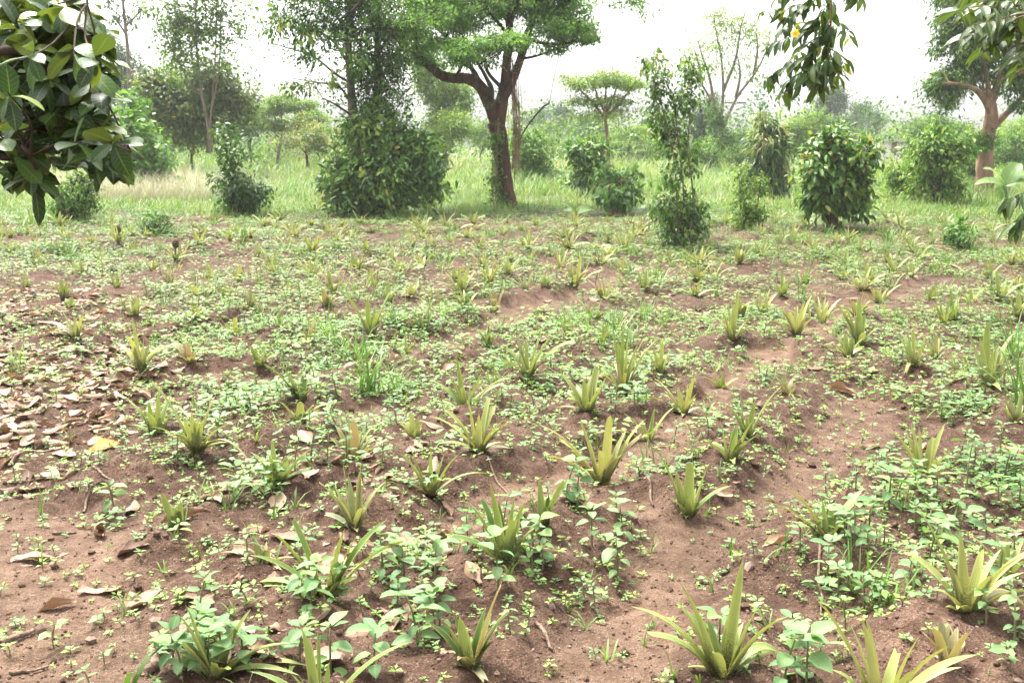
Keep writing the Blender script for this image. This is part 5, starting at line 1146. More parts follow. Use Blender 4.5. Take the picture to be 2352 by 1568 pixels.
bush('rounded_bush', 'lower yellow-green bush left of the large rounded one', (2078, 470), 26.5, [(2075, 420, 38, 38), (2058, 395, 26, 28), (2095, 395, 26, 34), (2070, 452, 40, 18)], 2200, [[(2078, 471), (2076, 410)]], 52, M_PALE, M_BARKD, L=.11, W=.05, per=18, sig=.12, tint=(.0, .8))
bush('sapling', 'small green sapling on the field in front of the right bushes', (2206, 582), 15.3, [(2206, 526, 22, 16), (2216, 552, 28, 16), (2190, 545, 18, 14)], 420, [[(2206, 583), (2206, 550), (2204, 515)], [(2208, 583), (2222, 555)]], 53, M_LIME, L=.085, W=.04, T=T_LEAF, per=8, sig=.06, tint=(.0, .5), stem_r=(.012, .004), twr=.003)
# the stout tree at the right
rng = np.random.default_rng(54); Y = 32
root = thing('stout_tree', 'stout tree with tan trunk and dense glossy crown at the right edge', 'tree', foot(2262, 447, Y), TREES)
tr = MB(); cr = MB(); c2 = MB()
ls = [limb(tr, [(2262, 449), (2261, 400), (2263, 350), (2270, 305), (2277, 270), (2276, 235)], Y, [.30, .25, .23, .21, .19, .15], rng, 11)]
for pts, r in (([(2277, 262), (2262, 230), (2240, 206), (2212, 196), (2180, 190)], (.13, .03)), ([(2276, 245), (2270, 205), (2262, 150), (2245, 80)], (.11, .03)), ([(2272, 300), (2292, 280), (2315, 258), (2345, 228), (2380, 180)], (.14, .04)), ([(2277, 240), (2290, 190), (2310, 130), (2320, 60)], (.12, .03)), ([(2262, 230), (2258, 200), (2256, 170)], (.06, .02))):
    ls.append(limb(tr, pts, np.linspace(Y, Y + rng.uniform(-1, 1), len(pts)), r, rng, 7))
bl = [B_(2168, 200, 44, 26, Y, 1), B_(2202, 172, 55, 36, Y, 1), B_(2180, 62, 44, 36, Y), B_(2250, 130, 58, 42, Y), B_(2228, 82, 66, 46, Y), B_(2322, 182, 44, 44, Y), B_(2335, 105, 60, 56, Y), B_(2300, 40, 90, 48, Y), B_(2342, 242, 26, 16, Y), B_(2182, 236, 20, 12, Y), B_(2260, -25, 130, 40, Y), B_(2410, 140, 70, 90, Y), B_(2150, 110, 24, 24, Y, .6)]
cen, pk = crown(cr, rng, bl, 1400, 24, .17, .155, .058, droop=.7, tint=(.0, .85), shell=.45)
twigs(tr, rng, np.concatenate(ls), cen, .012, 3)
crown(c2, rng, [B_(2258, 325, 24, 24, Y - .25)], 50, 14, .1, .15, .05, droop=.8, tint=(.3, .9))
finish(root, tr, M_BARKT, [('crown', cr, M_CROWN), ('foliage', c2, M_CROWN)])
# banana plants
M_BAN = mat_leaf('banana_leaf', [(0, (.09, .17, .04)), (.5, (.16, .27, .07)), (1, (.28, .36, .14))], .45, .4, .4, veins=.3, nsc=3)
def banana(label, u, v, Y, tips, w, stem_top, seed):
    rng = np.random.default_rng(seed); b = foot(u, v, Y)
    root = thing('banana_plant', label, 'banana plant', b, 'banana plants')
    st = MB(); P = limb(st, [(u, v), ((u + stem_top[0]) / 2, (v + stem_top[1]) / 2), stem_top], Y, (.07, .045), rng, 8); st.build('stem', M_LIME, root)
    top = P[-1]
    for (tu, tv, ww) in tips:
        T = atY(tu, tv, Y + rng.uniform(-.35, .35)); r = np.linalg.norm(T - top)
        C = (top + T) / 2 + np.array([0, 0, .28 * r])
        t = np.linspace(0, 1, 9)[:, None]; Q = (1 - t) ** 2 * top + 2 * t * (1 - t) * C + t * t * T
        tan = nrm(np.gradient(Q, axis=0)); side = nrm(np.cross(tan, np.array([0, -.5, 1.0]))); nn = np.cross(side, tan)
        V, al, ac = [], [], []
        for i in range(9):
            s = i / 8; ww_ = ww * w * .5 * max(.05, math.sin(math.pi * min(1, .06 + s * .94) ** .8) ** .6) * (.18 if s < .12 else 1)
            for c in (-1, -.5, 0, .5, 1):
                V.append(Q[i] + side[i] * c * ww_ + nn[i] * (abs(c) * .25 * ww_ + .05 * ww_ * math.sin(i * 2.6 + c))); al.append(s); ac.append(c)
        F = np.array([[i * 5 + j, (i + 1) * 5 + j, (i + 1) * 5 + j + 1, i * 5 + j + 1] for i in range(8) for j in range(4)])
        mb = MB(); mb.add(np.array(V), F, rng.uniform(.2, .8), np.array(al), np.array(ac)); mb.build('leaf', M_BAN, root)
banana('young banana plant with pale broad leaves below the stout tree', 2312, 472, 25.5, [(2238, 424, 1), (2258, 388, .8), (2345, 376, 1.4), (2362, 420, 1), (2375, 400, 1), (2288, 468, .9), (2350, 452, .8)], .30, (2308, 428), 55)
banana('small low banana shoot with three leaves beside the forked tree', 1325, 500, 21.8, [(1288, 468, 1), (1368, 486, 1.1), (1290, 486, .8), (1335, 478, .7)], .22, (1324, 492), 56)

# ---------------------------------------------------------------- far trees, one by one
FAR = [  # name, label, base (u), Y, blobs, leaf size, n, material, trunk top
 ('acacia_tree', 'light green flat-crowned tree with dark stems behind the left meadow', 632, 60, [(625, 252, 44, 12), (690, 242, 42, 12), (600, 282, 30, 10), (660, 288, 48, 12), (645, 232, 30, 9), (720, 268, 30, 14)], .2, 5200, M_PALE),
 ('round_tree', 'dark round tree beside the flat-crowned one on the left', 572, 66, [(572, 262, 34, 36), (590, 290, 26, 30), (548, 290, 24, 26)], .24, 2600, M_BLUE),
 ('round_tree', 'dark tree behind the bright vine mound at the left', 352, 64, [(352, 262, 44, 30), (330, 292, 30, 30), (390, 285, 30, 26)], .24, 2600, M_BLUE),
 ('round_tree', 'bluish tree behind the overhanging leafy branch at the left', 268, 85, [(268, 122, 36, 24), (300, 150, 30, 26), (280, 190, 50, 40), (250, 230, 40, 50), (310, 230, 30, 40)], .3, 3600, M_BLUE),
 ('round_tree', 'low deep green tree at the foot of the yellowing tree', 442, 52, [(442, 300, 40, 24), (470, 312, 28, 18), (410, 315, 26, 16)], .2, 2200, M_BLUE),
 ('yellow_shrub', 'yellow-tipped small tree left of the vine-covered tree', 700, 46, [(692, 290, 22, 34), (715, 310, 24, 26), (672, 320, 18, 18), (735, 330, 24, 20)], .16, 1800, M_YELLOW),
 ('hazy_tree', 'large soft green tree behind the forked tree\'s left limb', 1020, 50, [(1000, 205, 46, 36), (1042, 196, 38, 38), (1022, 268, 48, 42), (1062, 226, 22, 36), (978, 160, 36, 34), (1005, 315, 46, 30), (1045, 290, 36, 34)], .19, 7200, M_PALE),
 ('round_tree', 'dense bush-like tree left of the forked trunk in the meadow', 1110, 70, [(1100, 300, 34, 22), (1122, 322, 28, 16)], .22, 1600, M_PALE),
 ('umbrella_tree', 'distant blue-green umbrella tree right of the forked trunk', 1222, 130, [(1222, 272, 26, 12), (1250, 258, 34, 12), (1238, 290, 30, 12)], .42, 1500, M_BLUE),
 ('umbrella_tree', 'distant rounded blue-green tree next to the umbrella tree', 1292, 126, [(1292, 262, 26, 18), (1312, 282, 24, 16), (1275, 290, 24, 12)], .42, 1500, M_BLUE),
 ('round_tree', 'dark distant tree left of the flat-topped tree trunk', 1355, 92, [(1350, 290, 34, 20), (1372, 278, 20, 18), (1330, 300, 20, 14)], .32, 1500, M_BLUE),
 ('acacia_tree', 'pale layered tree right of the flat-topped tree trunk', 1448, 74, [(1440, 312, 36, 9), (1470, 300, 30, 9), (1452, 330, 40, 9), (1420, 335, 24, 8)], .22, 2600, M_PALE),
 ('acacia_tree', 'pale layered tree just left of the slender vine shrub', 1500, 78, [(1500, 318, 30, 9), (1515, 335, 28, 9), (1488, 345, 30, 8)], .22, 1900, M_PALE),
 ('hazy_tree', 'faint bluish tree crown behind the slender vine shrub', 1508, 140, [(1500, 292, 30, 16), (1525, 280, 24, 18), (1478, 302, 24, 12)], .45, 1200, M_BLUE),
 ('round_tree', 'dark tree just left of the bare tree trunk', 1614, 76, [(1618, 262, 30, 30), (1600, 292, 28, 26), (1636, 240, 20, 24), (1620, 310, 34, 20)], .27, 2400, M_BLUE),
 ('round_tree', 'green bush at the foot of the bare tree', 1612, 54, [(1610, 350, 34, 24), (1640, 365, 30, 16), (1690, 355, 26, 22)], .18, 2600, M_CROWN),
 ('palm_like_tree', 'dark low tree right of the bare tree trunk', 1702, 66, [(1700, 320, 26, 18), (1718, 338, 22, 14), (1690, 345, 24, 14)], .25, 1400, M_BLUE),
 ('round_tree', 'fresh green spreading tree right of the strap-leafed shrub', 1850, 62, [(1852, 288, 42, 20), (1822, 304, 36, 24), (1882, 318, 32, 26), (1842, 335, 50, 20), (1872, 276, 24, 14)], .22, 5200, M_PALE),
 ('conifer_tree', 'dark tall distant tree behind the broad-leafed bush', 1908, 104, [(1908, 215, 30, 22), (1900, 250, 34, 20), (1922, 240, 26, 26), (1912, 290, 30, 24), (1885, 232, 16, 12)], .36, 2100, M_BLUE),
 ('cloud_tree', 'distant tree with cloud-like pale crown right of the dark one', 1982, 118, [(1975, 252, 26, 13), (2002, 272, 22, 11), (2018, 282, 20, 12), (1960, 280, 28, 12), (1995, 305, 30, 14), (1958, 312, 26, 14)], .4, 2400, M_BLUE),
 ('round_tree', 'grey-green distant tree above the pale wall', 2085, 122, [(2062, 312, 30, 11), (2090, 296, 24, 12), (2112, 302, 22, 16)], .42, 1300, M_BLUE),
 ('round_tree', 'green tree top rising behind the large rounded bush', 2152, 62, [(2150, 282, 36, 18), (2125, 300, 30, 18), (2180, 300, 30, 20)], .22, 2400, M_CROWN),
 ('round_tree', 'pale distant tree left of the stout trunk', 2222, 96, [(2215, 300, 22, 16), (2228, 322, 22, 16), (2210, 330, 20, 12)], .34, 1200, M_BLUE),
 ('round_tree', 'dense green tree right of the stout trunk', 2320, 46, [(2318, 345, 36, 28), (2345, 322, 34, 22), (2300, 372, 30, 26), (2350, 380, 34, 34), (2325, 400, 44, 24), (2395, 340, 44, 50)], .18, 5200, M_CROWN),
 ('round_tree', 'pale tree with thin crown above the bushes at the right edge', 2335, 80, [(2330, 298, 34, 14), (2362, 290, 30, 18), (2310, 312, 20, 10)], .28, 1500, M_PALE),
 ('round_tree', 'mid green bush behind the lower right bushes', 2215, 38, [(2215, 372, 26, 30), (2205, 402, 30, 24), (2228, 410, 24, 20)], .16, 2600, M_CROWN),
 ('hazy_tree', 'hazy green tree between the vine mound and the slender tree', 395, 70, [(392, 182, 36, 30), (420, 210, 34, 30), (372, 215, 34, 34)], .26, 2200, M_PALE),
 ('round_tree', 'leafy tree hidden low behind the overhanging branch', 120, 48, [(120, 250, 90, 60), (60, 300, 80, 60), (160, 320, 60, 50), (20, 220, 80, 70)], .2, 5000, M_CROWN),
]
for i, (nm, lab, bu, Y, blobs, L, n, mt) in enumerate(FAR):
    rng = np.random.default_rng(600 + i)
    b = atY(bu, 330, Y); b[2] = H1(b[0], b[1])
    root = thing(nm, lab, 'tree', b, 'far trees beyond the field')
    tr = MB(); cr = MB()
    B2 = [B_(u, v, ru, rv, Y + rng.normal(0, 1.0), 1.0, max(ru / ppm(Y) * .9, 1.0)) for (u, v, ru, rv) in blobs]
    flat = min(bb[3] / bb[2] for bb in blobs) < .4
    L = L * .8; n = int(n * 1.25); per = 26; sg = L * (1.7 if flat else 1.3)
    cen, pk = crown(cr, rng, B2, max(20, int(n * 2.3) // per), per, sg, L, L * .55, droop=.3, tint=(.1, .9), shell=.42, zsig=sg * (.28 if flat else .7))
    c0 = np.mean([x[0] for x in B2], axis=0)
    top = b * .35 + c0 * .65
    hh = c0[2] - b[2]; r0 = max(.08, min(.30, hh * .035))
    P, R = smooth_path([b - [0, 0, .1], (b + top) / 2 + [rng.normal(0, .15), 0, 0], top], [r0, r0 * .8, r0 * .65], 4)
    V, F, al, ac = tube(P, R, 7, rng, .08); tr.add(V, F, .5, al, ac)
    for x in B2:
        P2, R2 = smooth_path([top - [0, 0, .2 * hh * rng.random()], (top + x[0]) / 2 + [0, 0, -.04 * hh], x[0]], [r0 * .5, r0 * .35, r0 * .12], 4)
        V, F, al, ac = tube(P2, R2, 5); tr.add(V, F, .5, al, ac)
    finish(root, tr, M_BARKD if mt is not M_PALE else M_BARKP, [('crown', cr, mt)])
# the low far wood that reads as one mass
rng = np.random.default_rng(700); mb = MB(); mb2 = MB()
bl = []; bl2 = []
for k in range(380):
    Yk = rng.uniform(60, 150); u = rng.uniform(-150, 2500); x = (u - CX) / FX * Yk; r = rng.uniform(1.2, 2.6); h = rng.uniform(.8, 2.8) * (1.6 if rng.random() < .12 else 1)
    (bl if rng.random() < .55 else bl2).append((np.array([x, Yk, H1(x, Yk) + h * .8]), np.array([r * 1.4, r, h]), 1.0))
crown(mb, rng, bl, 2400, 18, .42, .32, .18, tint=(.1, .9), shell=.4, gaps=0); crown(mb2, rng, bl2, 2000, 18, .42, .32, .18, tint=(.1, .9), shell=.4, gaps=0)
o = tag(mb.build('far_undergrowth', M_PALE), 'low hazy bushes closing the far side of the meadow', None, None, 'stuff')
o = tag(mb2.build('far_undergrowth', M_BLUE), 'dark low bushes along the far treeline', None, None, 'stuff')

# ---------------------------------------------------------------- meadow grass
rng = np.random.default_rng(81)
MG = [tuft_template(rng, 12, .55, .013, .75, .07) for _ in range(6)]; MG2 = [tuft_template(rng, 12, .8, .035, .7, .2) for _ in range(6)]; MGS = [tuft_template(rng, 14, .22, .012, 1.0, .08) for _ in range(5)]
mb = MB(); P_ = lambda a, b, n: np.clip(vnoise(a / n, b / n, 91), 0, 1)
def edge_y(x): return 23.5 + 2.0 * (vnoise(x * .5, x * 0 + 3, 92) - .5) + 1.0 * np.sin(x * .4)
x, y = sample(rng, 7500, 20, 27, lambda a, b: np.clip((b - edge_y(a) + 1.5) * .35, 0, .9)); put(mb, MGS, x, y, rng.uniform(.6, 1.4, len(x)), np.clip(rng.normal(.62, .18, len(x)), .1, .95))
x, y = sample(rng, 6200, 24, 44, lambda a, b: np.clip((b - edge_y(a)) * .2, 0, 1) * (.35 + .8 * P_(a, b, 2.2))); put(mb, MG, x, y, rng.uniform(.6, 1.5, len(x)) * (.5 + .95 * P_(x, y, 3.0)), np.clip(.35 + .55 * P_(x, y, 1.7) + rng.normal(0, .12, len(x)), .1, .95))
x, y = sample(rng, 5200, 42, 105, lambda a, b: .5 + .5 * P_(a, b, 5)); put(mb, MG2, x, y, rng.uniform(.6, 1.3, len(x)), np.clip(.45 + .5 * P_(x, y, 4) + rng.normal(0, .14, len(x)), .1, .98))
tag(mb.build('meadow_grass', M_GRASS), 'tall pale green meadow grass behind the pineapple field', None, None, 'stuff')
mb = MB(); MT = [tuft_template(rng, 16, .75, .006, .5, .12) for _ in range(5)]
def tan_patch(a, b):
    u, v = proj(np.stack([a, b, 0 * a + .5], -1)); return np.exp(-((u - 340) / 150) ** 2) * ((b > 26) & (b < 36)) * 1.0
x, y = sample(rng, 10000, 26, 36, tan_patch); put(mb, MT, x, y, rng.uniform(.8, 1.25, len(x)), np.full(len(x), .62))
M_TAN = mat_leaf('seed_grass', [(0, (.26, .25, .15)), (.6, (.40, .37, .27)), (1, (.5, .46, .35))], .6, .2, .12)
tag(mb.build('seed_grass', M_TAN), 'pale tan seeding grass patch below the vine mound', None, None, 'stuff')
TALL = [(2205, 470, .9, 'tall reedy grass clump left of the banana plant'), (2240, 478, .8, 'reedy grass clump under the stout tree'), (90, 520, .5, 'grass clump at the left edge of the meadow')]
for (u, v, L, lab) in TALL:
    P = gnd(u, v); mb = MB(); stamp(mb, tuft_template(rng, 46, L, .022, .8, .25), P[None], np.array([0.]), np.array([1.0]), rng, 0, np.array([.45])); tag(mb.build('grass_tuft', M_GRASS), lab, 'grass tuft', 'tall grass clumps')

# ---------------------------------------------------------------- far walls, pole and wires
def plain(name, c, rough=.9, amt=.35):
    m, nt, out = _mat(name); nz = noise(nt, 1.3, 4); nt.links.new(principled(nt, mix(nt, amt, c, ramp(nt, nz, [(.3, .6), (.7, 1.2)]), 'MULTIPLY'), rough, .2), out.inputs[0]); return m
M_WALL = plain('plaster', (.82, .76, .70), amt=.15); M_PINK = plain('pink_plaster', (.50, .36, .29)); M_ROOF = plain('clay_roof', (.55, .22, .12)); M_DARK = plain('opening', (.20, .11, .07)); M_CONC = plain('concrete', (.45, .43, .40))
def boxmb(lo, hi):
    lo, hi = np.array(lo, float), np.array(hi, float); V = np.array([[x, y, z] for z in (0, 1) for y in (0, 1) for x in (0, 1)]) * (hi - lo) + lo
    mb = MB(); mb.add(V, np.array([[0, 2, 3, 1], [4, 5, 7, 6], [0, 1, 5, 4], [2, 6, 7, 3], [0, 4, 6, 2], [1, 3, 7, 5]])); return mb
def house(label, u0, u1, vtop, Y, wall, roof, openings):
    a, b = atY(u0, vtop, Y), atY(u1, vtop, Y); z0 = H1(a[0], Y) - .2; zt = a[2]
    root = thing('house', label, 'house', ((a[0] + b[0]) / 2, Y, z0))
    boxmb((a[0], Y, z0), (b[0], Y + 6, zt)).build('wall', wall, root, smooth=False)
    boxmb((a[0] - .3, Y - .3, zt + .003), (b[0] + .3, Y + 6.3, zt + .16)).build('roof', roof, root, smooth=False)
    for (uu, vv, w, h) in openings:
        c = atY(uu, vv, Y); boxmb((c[0] - w / 2, Y - .05, c[2] - h / 2), (c[0] + w / 2, Y - .004, c[2] + h / 2)).build('window', M_DARK, root, smooth=False)
house('low pale plastered house behind the large rounded bush', 1990, 2248, 326, 76, M_WALL, M_CONC, [(2053, 338, .35, .8), (2225, 338, .35, .8)])
house('pinkish low house behind the flat-crowned left tree', 612, 712, 312, 84, M_PINK, M_CONC, [(640, 325, .5, .8), (685, 325, .5, .8)])
def gable(label, u0, u1, vtop, Y):
    a, b = atY(u0, vtop, Y), atY(u1, vtop, Y); z0 = H1(a[0], Y) - .2; ze = z0 + 1.9
    root = thing('house', label, 'house', ((a[0] + b[0]) / 2, Y, z0))
    boxmb((a[0], Y, z0), (b[0], Y + 6, ze)).build('wall', M_WALL, root, smooth=False)
    x0, x1 = a[0] - .4, b[0] + .4; mb = MB()
    V = [[x0, Y - .5, ze - .05], [x1, Y - .5, ze - .05], [x1, Y + 3, a[2]], [x0, Y + 3, a[2]], [x0, Y + 6.5, ze - .05], [x1, Y + 6.5, ze - .05]]
    mb.add(np.array(V), [np.array([[0, 1, 2, 3], [3, 2, 5, 4], [0, 4, 5, 1]]), np.array([[0, 3, 4], [1, 5, 2]])]); mb.build('roof', M_ROOF, root, smooth=False)
    c = atY((u0 + u1) / 2, vtop, Y); boxmb((c[0] - .5, Y - .05, z0 + .6), (c[0] + .5, Y - .004, z0 + 1.6)).build('window', M_DARK, root, smooth=False)
gable('small house with orange clay roof behind the meadow', 1436, 1492, 322, 88)
pm = MB(); rng = np.random.default_rng(90)
PP = foot(1690, 330, 92); tz = atY(1690, 226, 92)
V, F, al, ac = tube(np.array([PP - [0, 0, .3], (PP + tz) / 2, tz]), [.13, .11, .09], 8); root = thing('power_pole', 'thin grey utility pole behind the bare tree', 'utility pole', PP)
pm.add(V, F); pm.build('pole', M_CONC, root); boxmb(tz + [-.9, -.06, -.45], tz + [.9, .06, -.32]).build('crossarm', M_BARKD, root, smooth=False)
P2 = foot(1148, 330, 60); t2 = atY(1148, 290, 60); pm = MB(); V, F, al, ac = tube(np.array([P2 - [0, 0, .3], t2]), [.11, .09], 8); root = thing('power_pole', 'short utility pole hidden behind the forked trunk', 'utility pole', P2); pm.add(V, F); pm.build('pole', M_CONC, root)
for k, dz in enumerate((-.05, -.5)):
    A = tz + [(-.6 if k else .0), 0, -.38 - (0 if not k else .0)]; B2 = t2 + [0, 0, dz]; t = np.linspace(0, 1, 24)[:, None]
    P = A * (1 - t) + B2 * t; P[:, 2] -= 4 * 1.9 * (t * (1 - t))[:, 0] * (1 if k == 0 else 1.15)
    mb = MB(); V, F, al, ac = tube(P, .016, 5); mb.add(V, [F[0]]); tag(mb.build('overhead_wire', M_CONC), ('upper' if k == 0 else 'lower') + ' thin overhead wire sagging across the far treeline', 'wire')

# ---------------------------------------------------------------- branches overhead: the broad-leaved tree at the left
obov = lambda t: math.sin(math.pi * t ** 1.35) ** .72 if t < 1 else 0
M_JACK = mat_leaf('leathery_leaf', [(0, (.018, .040, .014)), (.4, (.032, .070, .020)), (.7, (.065, .125, .028)), (.88, (.13, .22, .04)), (1, (.36, .25, .035))], .42, .28, .26, veins=.3, under=(.09, .10, .03), nsc=25, namt=.25)
JL = mk_leafs((.1, .25, .4, .55, .72, .9), 1.0, .50, obov, M_JACK, (.05, .3, .6), .10, .02, 7)
JO = mk_leafs((1.0,), 1.0, .5, obov, M_JACK, (.3,), .1, .02, 7)
rng = np.random.default_rng(99)
jb = np.array([-3.3, 3.1, H1(-3.3, 3.1)])
root = thing('broadleaf_tree', 'overhanging tree branch with large dark leathery leaves at the upper left', 'tree', jb)
tr = MB(); P, R = smooth_path([jb - [0, 0, .1], jb + [.05, 0, .8], jb + [.1, 0, 1.6], jb + [0, .1, 2.6], jb + [-.1, .2, 3.8]], [.16, .13, .12, .10, .05], 5); V, F, al, ac = tube(P, R, 10, rng, .06); tr.add(V, F, .5, al, ac); tr.build('trunk', M_BARKD, root)
LIMBS = [[(-100, 205), (60, 232), (150, 255), (235, 275), (300, 348)], [(-100, 130), (60, 122), (150, 112), (232, 84)], [(-100, 330), (30, 325), (70, 360), (95, 415)], [(-100, 10), (50, 42), (140, 22), (200, 10)], [(-100, 260), (80, 290), (170, 320), (250, 318)]]
lp = []
for L_ in LIMBS:
    mb = MB(); pts = [atY(u, v, 2.9 + rng.normal(0, .12)) for u, v in L_]
    st = jb + [.1, .0, 1.5 + rng.uniform(0, .7)]
    P, R = smooth_path([st] + pts, [.03] + list(np.linspace(.013, .004, len(pts))), 5); V, F, al, ac = tube(P, R, 7, rng, .06); mb.add(V, F, .5, al, ac); mb.build('branch', M_BARKD, root); lp.append(P[10:])
lp = np.concatenate(lp)
ENDS = [(15,30),(60,10),(110,35),(150,10),(35,85),(85,70),(130,85),(175,45),(205,30),(225,75),(160,120),(200,110),(245,100),(20,140),(70,150),(115,150),(255,160),(225,165),(180,180),(140,200),(90,210),(40,200),(5,220),(262,228),(235,230),(195,250),(250,275),(150,260),(60,270),(15,285),(110,290),(285,325),(240,315),(200,320),(155,330),(295,360),(75,340),(30,340),(20,380),(60,385),(90,410),(110,350),(215,365),(170,300),(130,20),(50,50),(100,110),(165,80),(190,140),(30,240),(120,240),(215,205),(0,100),(0,180),(0,330),(240,40)]
mtw = MB()
for (u, v) in ENDS:
    E = atY(u * .88 - 4 + rng.normal(0, 4), v * .90 + rng.normal(0, 4), 2.85 + rng.normal(0, .28))
    q = lp[np.argmin(((lp - E) ** 2).sum(1))]; ax = nrm(E - q + np.array([.02, 0, .02]))
    P, R = smooth_path([q, (q + E) / 2 + rng.normal(0, .015, 3), E], [.0032, .0026, .002], 3); V, F, al, ac = tube(P, R, 5); mtw.add(V, [F[0]], .5, al, ac)
    e1 = nrm(np.cross(ax, [0, 0, 1.0])); e2 = np.cross(ax, e1); a0 = rng.uniform(0, 6.28)
    for k in range(5):
        a = a0 + k * 2.4; sp = rng.uniform(.7, 1.35)
        d = nrm(ax * math.cos(sp) + (e1 * math.cos(a) + e2 * math.sin(a)) * math.sin(sp) + np.array([.08, 0, -.22]))
        s = rng.uniform(.062, .10); me = JO[0] if rng.random() < .02 else JL[rng.integers(len(JL))]
        child_at('leaf', me, root, orient(None, E - ax * rng.uniform(0, .05), d, nrm(np.array([rng.normal(0, .35), rng.normal(-.25, .35), 1.0])), (s, s * rng.uniform(.9, 1.1), s)))
for (u, v, tu, tv) in ((70, 395, 108, 518), (215, 375, 232, 442), (60, 400, 30, 440), (95, 420, 130, 452)):
    E = atY(u, v, 2.8); T = atY(tu, tv, 2.78); s = np.linalg.norm(T - E); child_at('leaf', JL[4], root, orient(None, E, nrm(T - E), np.array([.9, -.5, .2]), (s, s * .55, s)))
mtw.build('twig', M_BARKD, root)
# the leaves deeper inside the branch, past those that show singly
mbj = MB(); V, F, al, ac = leaf_grid(1.0, .5, 5, obov, .35, .1, .02); TJ = (V, [F])
for (u, v) in ENDS * 4:
    E = atY(u * .86 + rng.normal(0, 12), v + rng.normal(0, 14), 2.75 + rng.uniform(0, .6)); a = rng.uniform(0, 6.28, 4)
    D = np.stack([np.cos(a), np.sin(a), rng.uniform(-.7, .4, 4)], -1); s_ = rng.uniform(.06, .10, 4)
    place(mbj, TJ, np.repeat(E[None], 4, 0), D, nrm(rng.normal(0, .4, (4, 3)) + np.array([0, -.2, 1.0])), s_, s_, rng.uniform(.1, .8, 4))
tag(mbj.build('inner_leaves', M_JACK, root), kind='stuff')

# the coffee tree whose drooping branches hang into the upper right
lanc = lambda t: math.sin(math.pi * t ** .85) ** .85
M_COF = mat_leaf('coffee_leaf', [(0, (.020, .048, .014)), (.5, (.042, .085, .020)), (.8, (.085, .13, .025)), (1, (.32, .28, .06))], .4, .35, .3, veins=.25, under=(.085, .12, .03), nsc=25, namt=.25)
CL = mk_leafs((.1, .3, .5, .7), 1.0, .30, lanc, M_COF, (.2, .5, .9), .13, .05, 7); CLY = mk_leafs((.98,), 1.0, .30, lanc, M_COF, (.4,), .13, .05, 7)
cb = np.array([4.6, 5.6, H1(4.6, 5.6)])
root = thing('coffee_tree', 'coffee tree with drooping leafy branches hanging into the upper right', 'tree', cb)
tr = MB(); P, R = smooth_path([cb - [0, 0, .1], cb + [.03, 0, 1], cb + [0, .05, 2], cb + [-.1, 0, 3.2]], [.09, .075, .065, .03], 5); V, F, al, ac = tube(P, R, 9, rng, .06); tr.add(V, F, .5, al, ac); tr.build('trunk', M_BARKP, root)
mbs = MB(); TC = (lambda g: (g[0], [g[1]]))(leaf_grid(1.0, .30, 5, lanc, .5, .13, .05)); n_leaf = [0]
def spray(path, Y, r, n, L, hang=.45, yj=.12, start=.15, skip=None):
    """one leafy shoot: a thin stem with paired leaves"""
    pts = [atY(u, v, Y + rng.normal(0, yj)) for u, v in path]
    if skip is not None: pts = [skip] + pts
    P, R = smooth_path(pts, np.linspace(r, r * .3, len(pts)), 5)
    mb = MB(); V, F, al, ac = tube(P, R, 6); mb.add(V, F, .5, al, ac); mb.build('branch', M_BARKT if r > .004 else M_LIME, root)
    m_ = len(P)
    for k in range(n):
        f = start + (1 - start) * (k // 2 + .5) / max(1, n / 2); i = min(m_ - 2, int(f * (m_ - 1)))
        p = P[i]; ax = nrm(P[min(i + 1, m_ - 1)] - P[i]); sd = nrm(np.cross(ax, [0, 0, 1.0]) + rng.normal(0, .25, 3)) * (1 if k % 2 else -1)
        d = nrm(ax * .75 + sd * rng.uniform(.5, 1.0) + np.array([0, 0, -hang]) + rng.normal(0, .12, 3))
        s = L * rng.uniform(.7, 1.12) * (1 - .25 * (f > .9)); me = CLY[0] if rng.random() < .02 else CL[rng.integers(len(CL))]
        nn = nrm(np.array([rng.normal(0, .4), rng.normal(-.3, .3), 1.0])); n_leaf[0] += 1
        if n_leaf[0] <= 296: child_at('leaf', me, root, orient(None, p, d, nn, (s, s, s)))
        else: place(mbs, TC, p[None], d[None], nn[None], s, s, rng.uniform(.1, .7))
    return P
top = cb + np.array([-.05, .02, 2.6])
spray([(2420, -330), (2150, -300), (1950, -160), (1912, -40), (1908, 60), (1902, 140), (1910, 205)], 5.7, .012, 24, .12, .4, .03, .62, top)
for pth, n in (([(1908, 20), (1850, 10), (1790, 20), (1745, 30)], 12), ([(1908, 40), (1860, 70), (1800, 90), (1755, 110)], 12), ([(1905, 90), (1850, 130), (1790, 160), (1750, 190)], 14), ([(1904, 130), (1850, 160), (1810, 190), (1795, 225)], 12), ([(1908, 50), (1940, 60), (1955, 95)], 8), ([(1905, 110), (1930, 130), (1940, 165)], 8), ([(1905, 60), (1870, 110), (1850, 165)], 12), ([(1906, 150), (1885, 180), (1875, 215)], 9), ([(1910, -30), (1950, -25), (1985, 5)], 9), ([(1908, -10), (1840, -20), (1780, -10)], 10), ([(1905, 100), (1890, 140), (1850, 185)], 9), ([(1908, 0), (1880, 40), (1850, 60)], 9), ([(1908, 30), (1870, 50), (1820, 55), (1790, 70)], 10), ([(1906, 80), (1870, 90), (1830, 125), (1810, 150)], 10), ([(1905, 120), (1920, 150), (1925, 190)], 8), ([(1904, 140), (1870, 150), (1830, 200)], 10), ([(1908, -20), (1870, -5), (1830, 25), (1800, 45)], 10)):
    spray(pth, 5.7, .0035, int(n * 1.7), .112, .35, .16)
s0 = top + np.array([0, -.3, -.1])
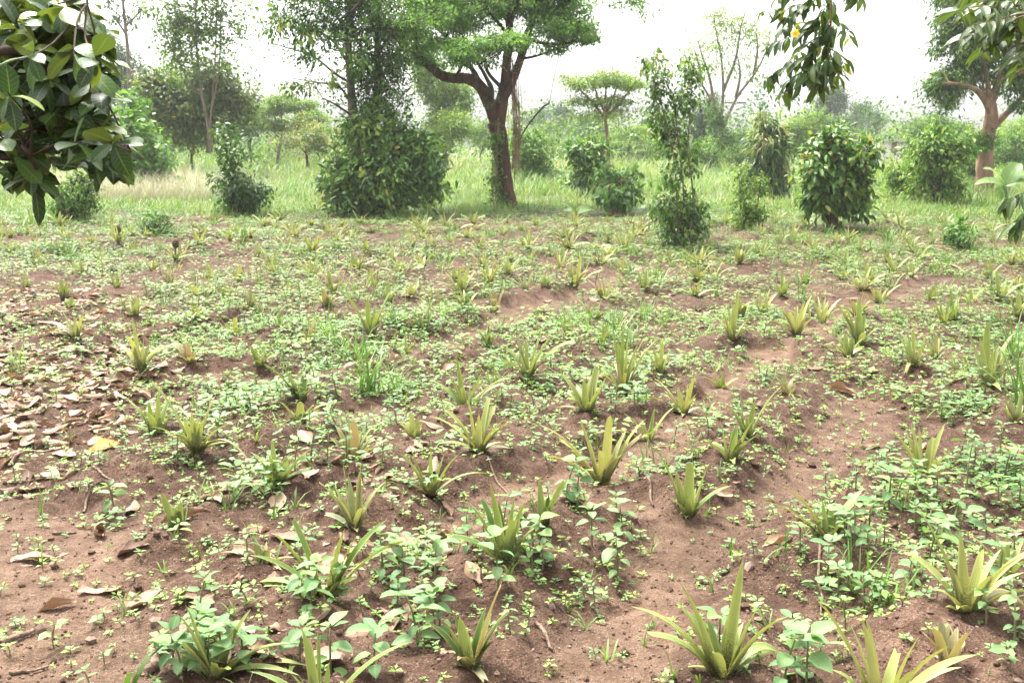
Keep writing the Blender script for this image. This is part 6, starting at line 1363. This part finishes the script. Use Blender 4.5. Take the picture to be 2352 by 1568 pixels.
for pth, n in (([(2420, 0), (2330, 20), (2240, 15), (2170, 40)], 16), ([(2420, 60), (2330, 55), (2260, 70), (2200, 95)], 14), ([(2420, 20), (2350, 80), (2290, 100), (2250, 120)], 14), ([(2420, -60), (2330, -30), (2250, -25), (2190, -5)], 14), ([(2420, 120), (2370, 110), (2320, 130)], 10), ([(2420, 30), (2360, 30), (2290, 45), (2230, 60)], 14), ([(2420, -20), (2340, 0), (2270, 0), (2210, 20)], 14), ([(2420, 90), (2360, 90), (2300, 75), (2270, 95)], 12), ([(2420, 150), (2370, 150), (2340, 170)], 10)):
    spray(pth, 4.7, .005, int(n * 1.6), .128, .25, .14, .2, s0)
s1 = cb + np.array([-.05, -.4, 1.5])
for pth, n in (([(2460, 400), (2390, 430), (2330, 450), (2300, 470)], 12), ([(2460, 450), (2390, 470), (2345, 500), (2330, 525)], 12)):
    spray(pth, 4.3, .004, int(n * 1.5), .105, .45, .05, .55, s1)

fl = MB(); c = atY(1826, 78, 5.45); a = np.arange(6) * 1.047
place(fl, T_LEAF, np.repeat(c[None], 6, 0), np.stack([np.cos(a), np.full(6, -.45), np.sin(a)], -1), np.repeat(np.array([[0, -1.0, 0]]), 6, 0), .026, .02, .5)
fl.build('flower', mat_leaf('yellow_petal', [(0, (.7, .5, .05)), (1, (.8, .6, .1))], .5, .2, .3), root)
if mbs.n: tag(mbs.build('inner_leaves', M_COF, root), kind='stuff')

# ---------------------------------------------------------------- the hazy air
hz = boxmb((-345, -75, -3.2), (345, 425, 24))
m = bpy.data.materials.new('haze'); m.use_nodes = True; nt = m.node_tree; nt.nodes.clear()
out = nt.nodes.new('ShaderNodeOutputMaterial'); pv = nt.nodes.new('ShaderNodeVolumePrincipled')
pv.inputs['Color'].default_value = (.93, .95, .97, 1); pv.inputs['Density'].default_value = 0.0006; pv.inputs['Anisotropy'].default_value = 0.0
nt.links.new(pv.outputs[0], out.inputs['Volume'])
tag(hz.build('haze', m, smooth=False), 'thin pale haze over the field and the trees behind', None, None, 'stuff')
